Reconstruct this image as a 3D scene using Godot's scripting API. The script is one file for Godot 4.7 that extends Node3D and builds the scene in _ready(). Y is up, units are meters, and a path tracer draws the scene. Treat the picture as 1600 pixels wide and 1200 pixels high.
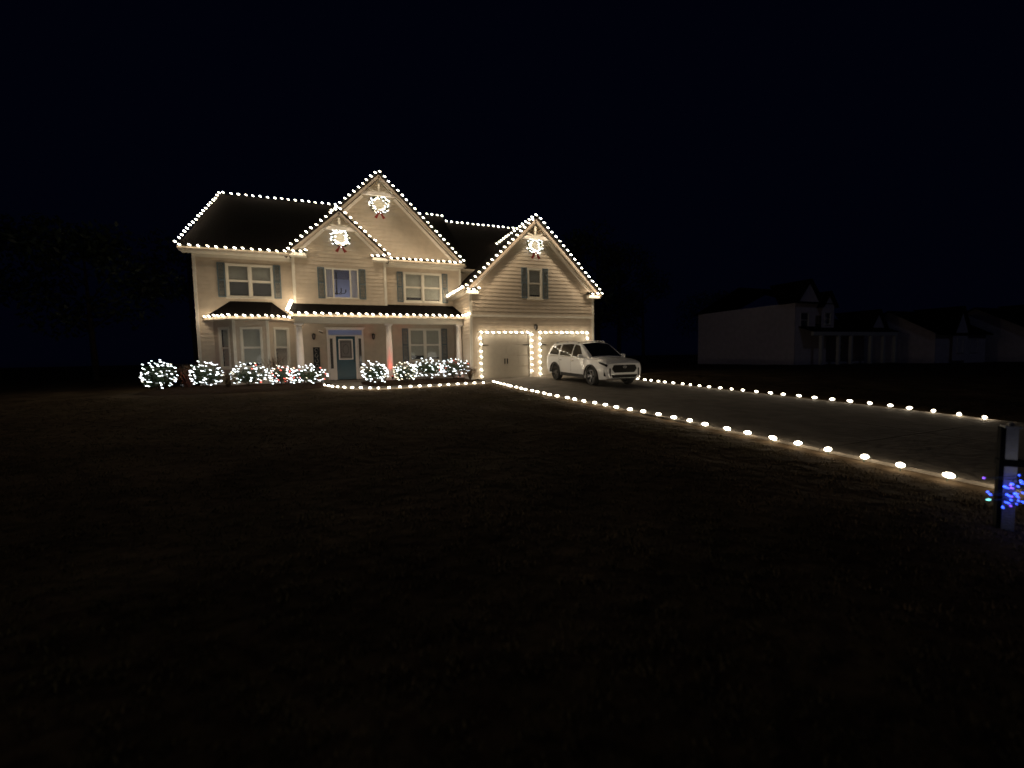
extends Node3D

var M := {}
var rng := RandomNumberGenerator.new()
var used := {}
var white_bulb: Mesh
var hills := FastNoiseLite.new()

const BULB_LIGHT := 0.066      # energy of the lamp inside each large bulb
const SIDING := 0.18          # exposure of one clapboard

func _ready():
	rng.seed = 7
	camera_and_air()
	materials()
	white_bulb = bulb_mesh(0.030, 0.135)
	ground()
	house()
	roof_lights()
	wreaths()
	beds()
	stake_rows()
	suv()
	mailbox()
	neighbours()
	trees()
	lawn_grass()

# ------------------------------------------------------------------ camera, sky, moon
func camera_and_air():
	var cam := Camera3D.new()
	cam.name = "camera"
	cam.transform = Transform3D(Basis(Vector3(0.929515, -0.01961, 0.368263), Vector3(0.042165, 0.997688, -0.053299), Vector3(-0.366367, 0.06507, 0.928193)), Vector3(1.10793, 1.05023, 22.53662))
	cam.keep_aspect = Camera3D.KEEP_HEIGHT
	cam.fov = 84.7563
	cam.near = 0.05
	cam.far = 900.0
	var lens := CameraAttributesPhysical.new()   # a wide phone lens that has not quite found its focus in the dark
	lens.frustum_focal_length = 13.15
	lens.frustum_focus_distance = 9.0
	lens.exposure_aperture = 0.5
	lens.frustum_far = 900.0
	cam.attributes = lens
	add_child(cam)
	cam.fov = 84.7563
	var e := Environment.new()
	e.background_mode = Environment.BG_SKY
	var sky := Sky.new()
	var s := ProceduralSkyMaterial.new()
	s.sky_top_color = lin(0.00035, 0.0006, 0.0028)
	s.sky_horizon_color = lin(0.0004, 0.0006, 0.0025)
	s.ground_bottom_color = lin(0.0003, 0.0003, 0.0006)
	s.ground_horizon_color = lin(0.0004, 0.0006, 0.0020)
	s.sky_curve = 0.2
	s.sun_angle_max = 1.0
	sky.sky_material = s
	e.sky = sky
	e.tonemap_mode = Environment.TONE_MAPPER_LINEAR
	e.tonemap_exposure = 1.0
	e.sdfgi_enabled = true
	e.ssao_enabled = true
	e.ssil_enabled = true
	var we := WorldEnvironment.new()
	we.name = "air"
	we.environment = e
	add_child(we)
	var moon := DirectionalLight3D.new()
	moon.name = "moon"
	moon.light_color = Color(0.80, 0.86, 1.0)
	moon.light_energy = 0.006
	moon.light_angular_distance = 0.5
	moon.shadow_enabled = true
	moon.rotation_degrees = Vector3(-38, -28, 0)
	add_child(moon)

# ------------------------------------------------------------------ materials
func lin(r: float, g: float, b: float) -> Color:
	return Color(r, g, b).linear_to_srgb()

func mat(r: float, g: float, b: float, rough := 0.7, metal := 0.0) -> StandardMaterial3D:
	var m := StandardMaterial3D.new()
	m.albedo_color = lin(r, g, b)
	m.roughness = rough
	m.metallic = metal
	return m

func noise_tex(freq: float, size: int, lo: Color, hi: Color, sd: int, oct := 4) -> NoiseTexture2D:
	var n := FastNoiseLite.new()
	n.seed = sd
	n.frequency = freq
	n.fractal_octaves = oct
	var t := NoiseTexture2D.new()
	t.noise = n
	t.width = size
	t.height = size
	t.seamless = true
	var g := Gradient.new()
	g.set_color(0, lo)
	g.set_color(1, hi)
	t.color_ramp = g
	return t

func worn(r: float, g: float, b: float, spread: float, scale: float, rough := 0.7, relief := 0.0, sd := 1) -> StandardMaterial3D:
	var m := mat(1, 1, 1, rough)
	m.albedo_texture = noise_tex(0.012, 512, lin(r * (1.0 - spread), g * (1.0 - spread), b * (1.0 - spread)), lin(min(1.0, r * (1.0 + spread)), min(1.0, g * (1.0 + spread)), min(1.0, b * (1.0 + spread))), sd, 5)
	m.uv1_triplanar = true
	m.uv1_world_triplanar = true
	m.uv1_scale = Vector3.ONE * scale
	if relief > 0.0:
		m.heightmap_enabled = true
		m.heightmap_scale = relief
		m.heightmap_texture = noise_tex(0.05, 512, Color.BLACK, Color.WHITE, sd + 50, 4)
	return m

func glow(r: float, g: float, b: float, strength: float) -> StandardMaterial3D:
	var m := mat(0.8, 0.8, 0.8, 0.4)
	m.emission_enabled = true
	m.emission = lin(r, g, b)
	m.emission_energy_multiplier = strength
	return m

func materials():
	M.siding = worn(0.53, 0.445, 0.345, 0.10, 0.35, 0.62, 0.0, 3)
	M.trim = worn(0.70, 0.65, 0.55, 0.06, 0.4, 0.5, 0.0, 4)
	M.white = worn(0.82, 0.75, 0.68, 0.05, 0.4, 0.45, 0.0, 5)
	M.rake = worn(0.15, 0.12, 0.09, 0.12, 0.6, 0.6, 0.0, 26)  # dark brown puts the shade on the rake boards into their colour
	M.gutter = worn(0.50, 0.42, 0.32, 0.05, 0.5, 0.4, 0.0, 6)
	M.roof = worn(0.012, 0.0098, 0.0088, 0.5, 1.6, 1.0, 3.0, 8)
	M.roof.metallic_specular = 0.12
	M.shutter = worn(0.125, 0.165, 0.185, 0.15, 0.6, 0.55, 0.0, 9)
	M.door = worn(0.025, 0.085, 0.12, 0.12, 0.8, 0.35, 0.0, 10)
	M.garage_door = worn(0.46, 0.41, 0.335, 0.05, 0.5, 0.45, 0.0, 11)
	M.iron = mat(0.015, 0.015, 0.016, 0.45, 0.3)
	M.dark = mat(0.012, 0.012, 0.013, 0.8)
	M.blind = worn(0.46, 0.46, 0.38, 0.08, 0.8, 0.7, 0.0, 12)
	M.curtain = worn(0.060, 0.048, 0.040, 0.3, 2.0, 0.9, 0.0, 13)  # colour of the added dark sheets behind the sidelights
	var gl := mat(0.9, 0.95, 1.0, 0.04)
	gl.transparency = BaseMaterial3D.TRANSPARENCY_ALPHA
	gl.albedo_color.a = 0.08
	M.glass = gl
	var fg := mat(0.20, 0.18, 0.17, 0.22)
	fg.heightmap_enabled = true
	fg.heightmap_scale = 1.2
	fg.heightmap_texture = noise_tex(0.03, 256, Color.BLACK, Color.WHITE, 77, 3)
	fg.uv1_triplanar = true
	fg.uv1_scale = Vector3.ONE * 3.0
	M.frosted = fg
	M.room = mat(0.66, 0.66, 0.70, 0.8)
	M.room_dark = mat(0.10, 0.10, 0.13, 0.9)  # dim, grazing light on the hall ceiling put into a dark colour
	M.concrete = worn(0.17, 0.150, 0.125, 0.22, 0.22, 0.88, 1.0, 14)
	M.asphalt = worn(0.045, 0.045, 0.045, 0.3, 0.6, 0.92, 1.5, 15)
	M.mulch = worn(0.045, 0.028, 0.018, 0.5, 1.4, 0.95, 4.0, 16)
	M.soil_lawn = worn(0.058, 0.042, 0.027, 0.45, 0.10, 0.95, 3.0, 17)
	M.grass = mat(1, 1, 1, 0.8)
	M.grass.vertex_color_use_as_albedo = true
	M.grass.metallic_specular = 0.1
	M.soil_lawn.metallic_specular = 0.06
	M.mulch.metallic_specular = 0.1
	M.concrete.metallic_specular = 0.2
	M.leaf = mat(1, 1, 1, 0.55)
	M.leaf.vertex_color_use_as_albedo = true
	M.leaf.backlight_enabled = true
	M.leaf.backlight = Color(0.25, 0.25, 0.25)
	M.bark = worn(0.07, 0.05, 0.035, 0.4, 2.0, 0.95, 2.0, 18)
	M.cable = mat(0.015, 0.03, 0.018, 0.6)
	M.bulb = glow(1.0, 0.89, 0.68, 15.0)
	M.bulb_b = glow(1.0, 0.86, 0.62, 11.0)
	M.bulb_c = glow(1.0, 0.92, 0.76, 18.0)
	M.mini_white = glow(0.90, 0.97, 1.0, 8.0)
	M.mini_warm = glow(1.0, 0.88, 0.62, 5.0)
	M.mini_red = glow(1.0, 0.10, 0.06, 5.0)
	M.mini_blue = glow(0.025, 0.075, 1.0, 3.6)
	M.mini_violet = glow(0.20, 0.06, 1.0, 2.2)
	M.mini_green = glow(0.25, 0.9, 0.75, 2.0)
	M.red_lens = glow(1.0, 0.03, 0.015, 4.0)
	M.bow = mat(0.24, 0.016, 0.012, 0.6)
	M.bow.rim_enabled = true
	M.bow.rim = 0.4
	var p := mat(0.88, 0.89, 0.90, 0.28)
	p.clearcoat_enabled = true
	p.clearcoat = 1.0
	p.clearcoat_roughness = 0.05
	M.paint = p
	M.car_glass = mat(0.010, 0.011, 0.012, 0.03)
	M.car_black = mat(0.010, 0.010, 0.011, 0.5)
	M.car_black.metallic_specular = 0.3
	M.car_plastic = mat(0.028, 0.028, 0.029, 0.6)
	M.chrome = mat(0.75, 0.75, 0.75, 0.12, 1.0)
	M.alloy = mat(0.22, 0.22, 0.23, 0.32, 0.9)
	M.rubber = mat(0.018, 0.018, 0.018, 0.85)
	var lamp := mat(0.55, 0.56, 0.58, 0.08)
	lamp.clearcoat_enabled = true
	lamp.albedo_color = lin(0.16, 0.165, 0.17)
	M.car_lamp = lamp
	M.tail = mat(0.25, 0.01, 0.01, 0.12)
	M.post = worn(0.36, 0.36, 0.37, 0.12, 1.5, 0.6, 0.6, 20)
	M.box_metal = mat(0.006, 0.006, 0.007, 0.9)
	M.box_metal.metallic_specular = 0.1
	M.far_siding = worn(0.66, 0.58, 0.64, 0.12, 0.25, 0.75, 0.0, 21)
	M.far_trim = mat(0.55, 0.54, 0.54, 0.6)
	M.sign_mark = mat(0.55, 0.52, 0.46, 0.6)
	M.lamp_glow = glow(0.55, 0.62, 1.0, 2.2)

# ------------------------------------------------------------------ nodes
func numbered(n: String) -> String:
	if not used.has(n):
		used[n] = 0
		return n
	used[n] += 1
	return "%s_%03d" % [n, used[n]]

func thing(called: String, label: String, category: String, group := "", at := Vector3.ZERO) -> Node3D:
	var o := Node3D.new()
	o.name = numbered(called)
	add_child(o)
	o.position = at
	tag(o, label, category, group)
	return o

func tag(o: Node3D, label: String, category: String, group := ""):
	o.set_meta("label", label)
	o.set_meta("category", category)
	if group:
		o.set_meta("group", group)

func part(parent: Node3D, called: String, st, m: Material, stuff := false) -> MeshInstance3D:
	var o := MeshInstance3D.new()
	o.name = called
	o.mesh = st.commit() if st is SurfaceTool else st
	o.material_override = m
	parent.add_child(o, true)
	if stuff:
		o.set_meta("kind", "stuff")
	return o

func setting(called: String, st, m: Material) -> MeshInstance3D:
	var o := part(self, numbered(called), st, m)
	o.set_meta("kind", "structure")
	return o

func omni(parent: Node3D, at: Vector3, c: Color, energy: float, size := 0.03, reach := 14.0):
	var l := OmniLight3D.new()
	l.name = "light"
	l.light_color = c
	l.light_energy = energy
	l.light_size = size
	l.omni_range = reach
	l.omni_attenuation = 2.0
	l.shadow_enabled = true
	l.position = at
	parent.add_child(l, true)

# ------------------------------------------------------------------ mesh helpers
func tool() -> SurfaceTool:
	var st := SurfaceTool.new()
	st.begin(Mesh.PRIMITIVE_TRIANGLES)
	return st

func tri(st: SurfaceTool, a: Vector3, b: Vector3, c: Vector3, na: Vector3, nb: Vector3, nc: Vector3):
	if (b - a).cross(c - a).dot(na + nb + nc) > 0.0:
		var t := b
		b = c
		c = t
		t = nb
		nb = nc
		nc = t
	st.set_normal(na)
	st.add_vertex(a)
	st.set_normal(nb)
	st.add_vertex(b)
	st.set_normal(nc)
	st.add_vertex(c)

func face(st: SurfaceTool, pts: Array, hint: Vector3):
	var n: Vector3 = Vector3.ZERO
	for i in range(1, pts.size() - 1):
		var c: Vector3 = (pts[i] - pts[0]).cross(pts[i + 1] - pts[0])
		n += c if n.dot(c) >= 0.0 else -c
	if n.length() < 1e-9:
		return
	n = n.normalized()
	if n.dot(hint) < 0.0:
		n = -n
	for i in range(1, pts.size() - 1):
		tri(st, pts[0], pts[i], pts[i + 1], n, n, n)

func obox(st: SurfaceTool, xf: Transform3D, size: Vector3):
	var h := size * 0.5
	for ax in 3:
		for s in [-1.0, 1.0]:
			var n := Vector3.ZERO
			n[ax] = s
			var u := Vector3.ZERO
			u[(ax + 1) % 3] = 1.0
			var v := Vector3.ZERO
			v[(ax + 2) % 3] = 1.0
			var pts := []
			for k in [[-1, -1], [1, -1], [1, 1], [-1, 1]]:
				pts.append(xf * ((n + u * k[0] + v * k[1]) * h))
			face(st, pts, xf.basis * n)

func box(st: SurfaceTool, lo: Vector3, hi: Vector3):
	obox(st, Transform3D(Basis(), (lo + hi) * 0.5), hi - lo)

func beam(st: SurfaceTool, a: Vector3, b: Vector3, w: float, h: float, up := Vector3.UP):
	var d := (b - a).normalized()
	var s := d.cross(up).normalized()
	var u := s.cross(d).normalized()
	obox(st, Transform3D(Basis(s, u, d), (a + b) * 0.5), Vector3(w, h, a.distance_to(b)))

func tube(st: SurfaceTool, a: Vector3, b: Vector3, ra: float, rb: float, n := 8, caps := true):
	var d := (b - a).normalized()
	var s := d.cross(Vector3.UP if absf(d.y) < 0.95 else Vector3.RIGHT).normalized()
	var u := s.cross(d)
	for i in n:
		var p := TAU * i / n
		var q := TAU * (i + 1) / n
		var e := s * cos(p) + u * sin(p)
		var f := s * cos(q) + u * sin(q)
		tri(st, a + e * ra, a + f * ra, b + e * rb, e, f, e)
		tri(st, a + f * ra, b + f * rb, b + e * rb, f, f, e)
		if caps:
			tri(st, a, a + e * ra, a + f * ra, -d, -d, -d)
			tri(st, b, b + e * rb, b + f * rb, d, d, d)

func path_tube(st: SurfaceTool, pts: Array, r: float, n := 5):
	for i in pts.size() - 1:
		tube(st, pts[i], pts[i + 1], r, r, n, false)

func lathe(st: SurfaceTool, prof: Array, xf := Transform3D(), n := 16):
	for k in prof.size() - 1:
		var p: Vector2 = prof[k]
		var q: Vector2 = prof[k + 1]
		var t := q - p
		var nn := Vector2(t.y, -t.x).normalized()
		for i in n:
			var a := TAU * i / n
			var b := TAU * (i + 1) / n
			var ea := Vector3(cos(a), 0, sin(a))
			var eb := Vector3(cos(b), 0, sin(b))
			var na: Vector3 = (xf.basis * (ea * nn.x + Vector3.UP * nn.y)).normalized()
			var nb: Vector3 = (xf.basis * (eb * nn.x + Vector3.UP * nn.y)).normalized()
			var v0: Vector3 = xf * (ea * p.x + Vector3.UP * p.y)
			var v1: Vector3 = xf * (eb * p.x + Vector3.UP * p.y)
			var v2: Vector3 = xf * (eb * q.x + Vector3.UP * q.y)
			var v3: Vector3 = xf * (ea * q.x + Vector3.UP * q.y)
			if p.x > 1e-5:
				tri(st, v0, v1, v2, na, nb, nb)
			if q.x > 1e-5:
				tri(st, v0, v2, v3, na, nb, na)

func extrude(st: SurfaceTool, pts: Array, by: Vector3):
	var mid := Vector3.ZERO
	for p in pts:
		mid += p
	mid /= pts.size()
	var low := []
	for p in pts:
		low.append(p + by)
	face(st, pts, -by)
	face(st, low, by)
	for i in pts.size():
		var j := (i + 1) % pts.size()
		face(st, [pts[i], pts[j], low[j], low[i]], (pts[i] + pts[j]) * 0.5 - mid)

func blob(st: SurfaceTool, at: Vector3, r: float):   # an eight-sided bead
	var c := [Vector3(r, 0, 0), Vector3(0, 0, r), Vector3(-r, 0, 0), Vector3(0, 0, -r)]
	for i in 4:
		for s in [-1.0, 1.0]:
			var a: Vector3 = c[i]
			var b: Vector3 = c[(i + 1) % 4]
			var t := Vector3(0, r * s * 1.2, 0)
			tri(st, at + a, at + b, at + t, a.normalized(), b.normalized(), t.normalized())

func pod(st: SurfaceTool, at: Vector3, r: float):   # a small lamp, longer than thick
	var d := Vector3(0.88, -0.28 + rng.randfn() * 0.12, rng.randfn() * 0.2).normalized()
	tube(st, at - d * r * 3.0, at, r * 0.55, r, 5, false)
	tube(st, at, at + d * r * 3.0, r, r * 0.3, 5)

func bulb_mesh(r: float, h: float) -> Mesh:
	var st := tool()
	lathe(st, [Vector2(0.0, -h * 0.5), Vector2(r * 0.55, -h * 0.46), Vector2(r, -h * 0.12), Vector2(r * 0.86, h * 0.18), Vector2(r * 0.45, h * 0.40), Vector2(0.0, h * 0.5)], Transform3D(), 9)
	return st.commit()

# clapboards: outline is a convex polygon (u to the right, v up), holes are [u0, v0, u1, v1]
func span(outline: Array, v: float) -> Vector2:
	var lo := 1e9
	var hi := -1e9
	for i in outline.size():
		var p: Vector2 = outline[i]
		var q: Vector2 = outline[(i + 1) % outline.size()]
		if (p.y - v) * (q.y - v) <= 0.0:
			if absf(p.y - q.y) < 1e-6:
				lo = min(lo, min(p.x, q.x))
				hi = max(hi, max(p.x, q.x))
			else:
				var x := p.x + (q.x - p.x) * (v - p.y) / (q.y - p.y)
				lo = min(lo, x)
				hi = max(hi, x)
	return Vector2(lo, hi)

func siding(parent: Node3D, called: String, origin: Vector3, u: Vector3, n: Vector3, outline: Array, holes := [], m: Material = null, exposure := SIDING):
	var st := tool()
	var v_lo := 1e9
	var v_hi := -1e9
	for p in outline:
		v_lo = min(v_lo, p.y)
		v_hi = max(v_hi, p.y)
	var breaks := []
	var rows := int(ceil((v_hi - v_lo) / exposure))
	for k in rows + 1:
		breaks.append(min(v_lo + k * exposure, v_hi))
	for h in holes:
		for v in [h[1], h[3]]:
			if v > v_lo and v < v_hi:
				breaks.append(v)
	breaks.sort()
	for k in breaks.size() - 1:
		var v0: float = breaks[k]
		var v1: float = breaks[k + 1]
		if v1 - v0 < 0.002:
			continue
		var row := floorf((v0 - v_lo + 0.0005) / exposure)
		var s0 := span(outline, v0 + 1e-4)
		var s1 := span(outline, v1 - 1e-4)
		var pieces := [[s0.x, s0.y, s1.x, s1.y]]
		for h in holes:
			if h[1] < v0 + 0.001 and h[3] > v1 - 0.001:
				var next := []
				for q in pieces:
					if q[0] < h[0]:
						next.append([q[0], min(q[1], h[0]), q[2], min(q[3], h[0])])
					if q[1] > h[2]:
						next.append([max(q[0], h[2]), q[1], max(q[2], h[2]), q[3]])
				pieces = next
		var d0 := 0.027 - 0.024 * (v0 - v_lo - row * exposure) / exposure
		var d1 := 0.027 - 0.024 * (v1 - v_lo - row * exposure) / exposure
		for q in pieces:
			var a: Vector3 = origin + u * q[0] + Vector3.UP * v0 + n * d0
			var b: Vector3 = origin + u * q[1] + Vector3.UP * v0 + n * d0
			var c: Vector3 = origin + u * q[3] + Vector3.UP * v1 + n * d1
			var d: Vector3 = origin + u * q[2] + Vector3.UP * v1 + n * d1
			face(st, [a, b, c, d], n)
			if d0 > 0.025:
				face(st, [a, b, b - n * 0.027, a - n * 0.027], Vector3.DOWN)
	return part(parent, called, st, m if m else M.siding)

# a double-hung window in a wall: at is its lower left corner on the wall plane
func window(parent: Node3D, at: Vector3, u: Vector3, n: Vector3, w: float, h: float, cols: int, shade: float, frame_mat: Material, lit := false):
	var B := Basis(u, Vector3.UP, n)
	var P := func(x: float, y: float, z: float) -> Transform3D: return Transform3D(B, at + u * x + Vector3.UP * y + n * z)
	var st := tool()
	var c := 0.065
	for k in [[w * 0.5, h - c * 0.5, w, c], [w * 0.5, c * 0.5, w, c], [c * 0.5, h * 0.5, c, h - 2.0 * c], [w - c * 0.5, h * 0.5, c, h - 2.0 * c]]:
		obox(st, P.call(k[0], k[1], -0.02), Vector3(k[2], k[3], 0.13))
	var win := part(parent, "window", st, frame_mat)
	var sill := tool()
	obox(sill, P.call(w * 0.5, -0.022, 0.03), Vector3(w + 0.08, 0.04, 0.10))
	part(win, "sill", sill, frame_mat)
	var rv := tool()   # the jambs go in to a closed back
	var dp := 0.34
	for k in [[-0.012, h * 0.5, 0.02, h], [w + 0.012, h * 0.5, 0.02, h], [w * 0.5, -0.012, w, 0.02], [w * 0.5, h + 0.012, w, 0.02]]:
		obox(rv, P.call(k[0], k[1], -0.09 - dp * 0.5), Vector3(k[2], k[3], dp))
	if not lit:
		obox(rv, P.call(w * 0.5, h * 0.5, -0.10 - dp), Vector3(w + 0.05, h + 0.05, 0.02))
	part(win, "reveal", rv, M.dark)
	var x0 := c
	for i in cols:
		var cw := (w - 2.0 * c - (cols - 1) * 0.085) / cols
		if i > 0:
			var mu := tool()
			obox(mu, P.call(x0 - 0.0425, h * 0.5, -0.025), Vector3(0.085, h - 2.0 * c, 0.11))
			part(win, "mullion", mu, frame_mat)
		for half in 2:
			var y0 := c if half == 0 else h * 0.5
			var hh := h * 0.5 - c
			var z := -0.045 if half == 0 else -0.012
			var sash := tool()
			var t := 0.042
			for k in [[cw * 0.5, hh - t * 0.5, cw, t], [cw * 0.5, t * 0.5, cw, t], [t * 0.5, hh * 0.5, t, hh - 2.0 * t], [cw - t * 0.5, hh * 0.5, t, hh - 2.0 * t]]:
				obox(sash, P.call(x0 + k[0], y0 + k[1], z), Vector3(k[2] - 0.003, k[3], 0.03))
			part(win, "sash", sash, frame_mat)
			var gl := tool()
			var g0: Transform3D = P.call(x0 + t, y0 + t, z)
			face(gl, [g0.origin, g0 * Vector3(cw - 2.0 * t, 0, 0), g0 * Vector3(cw - 2.0 * t, hh - 2.0 * t, 0), g0 * Vector3(0, hh - 2.0 * t, 0)], n)
			part(win, "pane", gl, M.glass)
		var drop: float = shade if i % 2 == 0 else clampf(shade + 0.06, 0.0, 1.0)
		if shade > 0.0:
			var bl := tool()
			var total := (h - 2.0 * c) * drop
			var slats := int(total / 0.05)
			for k in slats:
				var tilt := Transform3D(B * Basis(Vector3.RIGHT, 1.05 + rng.randf() * 0.06), at + u * (x0 + cw * 0.5) + Vector3.UP * (h - c - 0.03 - k * 0.05) - n * 0.13)
				obox(bl, tilt, Vector3(cw - 0.02, 0.004, 0.056))
			part(win, "blind", bl, M.blind, true)
		x0 += cw + 0.085
	return win

func shutter(parent: Node3D, at: Vector3, u: Vector3, n: Vector3, w: float, h: float):
	var B := Basis(u, Vector3.UP, n)
	var st := tool()
	var t := 0.045
	for k in [[w * 0.5, h - t * 0.5, w, t], [w * 0.5, t * 0.5, w, t], [w * 0.5, h * 0.5, w - 2 * t, t], [t * 0.5, h * 0.5, t, h - 2 * t], [w - t * 0.5, h * 0.5, t, h - 2 * t]]:
		obox(st, Transform3D(B, at + u * k[0] + Vector3.UP * k[1] + n * 0.037), Vector3(k[2], k[3], 0.030))
	var sh := part(parent, "shutter", st, M.shutter)
	var lv := tool()
	var count := int((h - 0.1) / 0.05)
	for k in count:
		obox(lv, Transform3D(B * Basis(Vector3.RIGHT, 0.7), at + u * w * 0.5 + Vector3.UP * (0.065 + k * (h - 0.13) / (count - 1)) + n * 0.032), Vector3(w - 2 * t, 0.006, 0.05))
	part(sh, "louvre", lv, M.shutter, true)

# ------------------------------------------------------------------ ground
func level(x: float, z: float) -> float:
	var y := 0.0
	if z > 3.3:
		y -= 0.03 * (min(z, 30.0) - 3.3)
	if x > 20.0:
		y -= 0.013 * (min(x, 90.0) - 20.0)
	return y

func lawn_level(x: float, z: float) -> float:
	var y := level(x, z)
	var free: float = clampf((z - 7.0) / 3.0, 0.0, 1.0) if x > -8.0 and x < 16.0 else 1.0
	if x > 6.5 and x < 14.4 and z > -2.0:
		free = 0.0
	return y + hills.get_noise_2d(x, z) * 0.055 * free - 0.012

func ground():
	hills.seed = 11
	hills.frequency = 0.32
	hills.fractal_octaves = 4
	var xs := []
	var zs := []
	var x := -420.0
	while x < 420.0:
		xs.append(x)
		var d: float = max(0.0, max(-14.0 - x, x - 18.0))
		x += 0.32 + d * 0.12
	var z := -420.0
	while z < 420.0:
		zs.append(z)
		var d: float = max(0.0, max(3.0 - z, z - 21.9))
		z += 0.32 + d * 0.14
	var st := tool()
	var grid := []
	for i in xs.size():
		for j in zs.size():
			var y := lawn_level(xs[i], zs[j])
			if zs[j] > 22.0:
				y = level(xs[i], zs[j]) - 0.16
			grid.append(Vector3(xs[i], y, zs[j]))
	var w := zs.size()
	for i in xs.size():
		for j in w:
			var a: Vector3 = grid[max(i - 1, 0) * w + j]
			var b: Vector3 = grid[min(i + 1, xs.size() - 1) * w + j]
			var c: Vector3 = grid[i * w + max(j - 1, 0)]
			var d: Vector3 = grid[i * w + min(j + 1, w - 1)]
			st.set_normal((d - c).cross(b - a).normalized())
			st.add_vertex(grid[i * w + j])
	for i in xs.size() - 1:
		for j in w - 1:
			var k := i * w + j
			for q in [k, k + w, k + 1, k + 1, k + w, k + w + 1]:
				st.add_index(q)
	setting("ground", st, M.soil_lawn)

	var road := tool()
	face(road, [Vector3(-300, level(0, 22.2) - 0.115, 22.25), Vector3(300, level(0, 22.2) - 0.115, 22.25), Vector3(300, level(0, 30) - 0.115, 30), Vector3(-300, level(0, 30) - 0.115, 30)], Vector3.UP)
	setting("road", road, M.asphalt)
	for side in [[-120.0, 6.6], [14.6, 120.0]]:
		var kerb := tool()
		var y := level(0, 22.1)
		extrude(kerb, [Vector3(side[0], y + 0.02, 22.05), Vector3(side[1], y + 0.02, 22.05), Vector3(side[1], y + 0.015, 22.24), Vector3(side[0], y + 0.015, 22.24)], Vector3(0, -0.2, 0))
		setting("kerb", kerb, M.concrete)

	# concrete drive poured in panels, with open joints
	var drive := MeshInstance3D.new()
	var z0 := 3.0
	var base := tool()
	var path := drive_edges()
	for k in path.size() - 1:
		var p: Array = path[k]
		var q: Array = path[k + 1]
		face(base, [Vector3(p[0], level(0, p[2]) + 0.004, p[2]), Vector3(p[1], level(0, p[2]) + 0.004, p[2]), Vector3(q[1], level(0, q[2]) + 0.004, q[2]), Vector3(q[0], level(0, q[2]) + 0.004, q[2])], Vector3.UP)
	drive = setting("driveway", base, M.concrete)
	for k in path.size() - 1:
		var p: Array = path[k]
		var q: Array = path[k + 1]
		for half in 2:
			var pa := lerpf(p[0], p[1], half * 0.5) + 0.006
			var pb := lerpf(p[0], p[1], half * 0.5 + 0.5) - 0.006
			var qa := lerpf(q[0], q[1], half * 0.5) + 0.006
			var qb := lerpf(q[0], q[1], half * 0.5 + 0.5) - 0.006
			var st2 := tool()
			var y0 := level(0, p[2]) + 0.030
			var y1 := level(0, q[2]) + 0.030
			extrude(st2, [Vector3(pa, y0, p[2] + 0.006), Vector3(pb, y0, p[2] + 0.006), Vector3(qb, y1, q[2] - 0.006), Vector3(qa, y1, q[2] - 0.006)], Vector3(0, -0.09, 0))
			part(drive, "concrete_panel", st2, M.concrete)

func drive_edges() -> Array:
	return [[6.9, 13.2, 3.32], [6.95, 13.1, 5.4], [7.0, 13.1, 8.0], [7.1, 13.15, 10.6], [7.35, 13.25, 13.2], [7.55, 13.35, 15.8], [7.7, 13.35, 18.4], [7.75, 13.3, 20.6], [7.3, 13.9, 22.2]]

# ------------------------------------------------------------------ the house
func slab(parent: Node3D, pts: Array, thick := 0.10, called := "roof"):
	var st := tool()
	var n: Vector3 = (pts[1] - pts[0]).cross(pts[2] - pts[0]).normalized()
	if n.y < 0.0:
		n = -n
	extrude(st, pts, -n * thick)
	return part(parent, called, st, M.roof)

func board(parent: Node3D, called: String, a: Vector3, b: Vector3, w: float, h: float, m: Material, up := Vector3.UP):
	var st := tool()
	beam(st, a, b, w, h, up)
	return part(parent, called, st, m)

func gable_truss(parent: Node3D, peak: Vector3, slope: float, drop: float, z: float):
	# a collar beam with a king post and two braces in the head of a gable
	var half := drop / slope
	board(parent, "collar_beam", Vector3(peak.x - half + 0.10, peak.y - drop, z), Vector3(peak.x + half - 0.10, peak.y - drop, z), 0.09, 0.15, M.white)
	var tr := tool()
	beam(tr, Vector3(peak.x, peak.y - drop + 0.055, z), Vector3(peak.x, peak.y - 0.16, z), 0.09, 0.05, Vector3.BACK)
	for s in [-1.0, 1.0]:
		var last := Vector3(peak.x + s * 0.03, peak.y - drop + 0.10, z)
		for k in range(1, 7):
			var t := k / 6.0
			var nx := Vector3(peak.x + s * (0.03 + (half * 0.52) * sin(t * PI * 0.5)), peak.y - drop + 0.10 + (drop * 0.36) * (1.0 - cos(t * PI * 0.5)), z)
			beam(tr, last, nx, 0.05, 0.07, Vector3.BACK)
			last = nx
	part(parent, "gable_bracket", tr, M.trim)

func rake(parent: Node3D, peak: Vector3, foot: Vector3, back: float):
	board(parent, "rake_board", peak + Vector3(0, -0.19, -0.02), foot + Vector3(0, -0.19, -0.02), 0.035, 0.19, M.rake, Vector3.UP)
	var st := tool()   # soffit under the overhang
	extrude(st, [peak + Vector3(0, -0.145, -0.045), foot + Vector3(0, -0.145, -0.045), foot + Vector3(0, -0.145, -back), peak + Vector3(0, -0.145, -back)], Vector3(0, -0.012, 0))
	part(parent, "soffit", st, M.trim)

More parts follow.
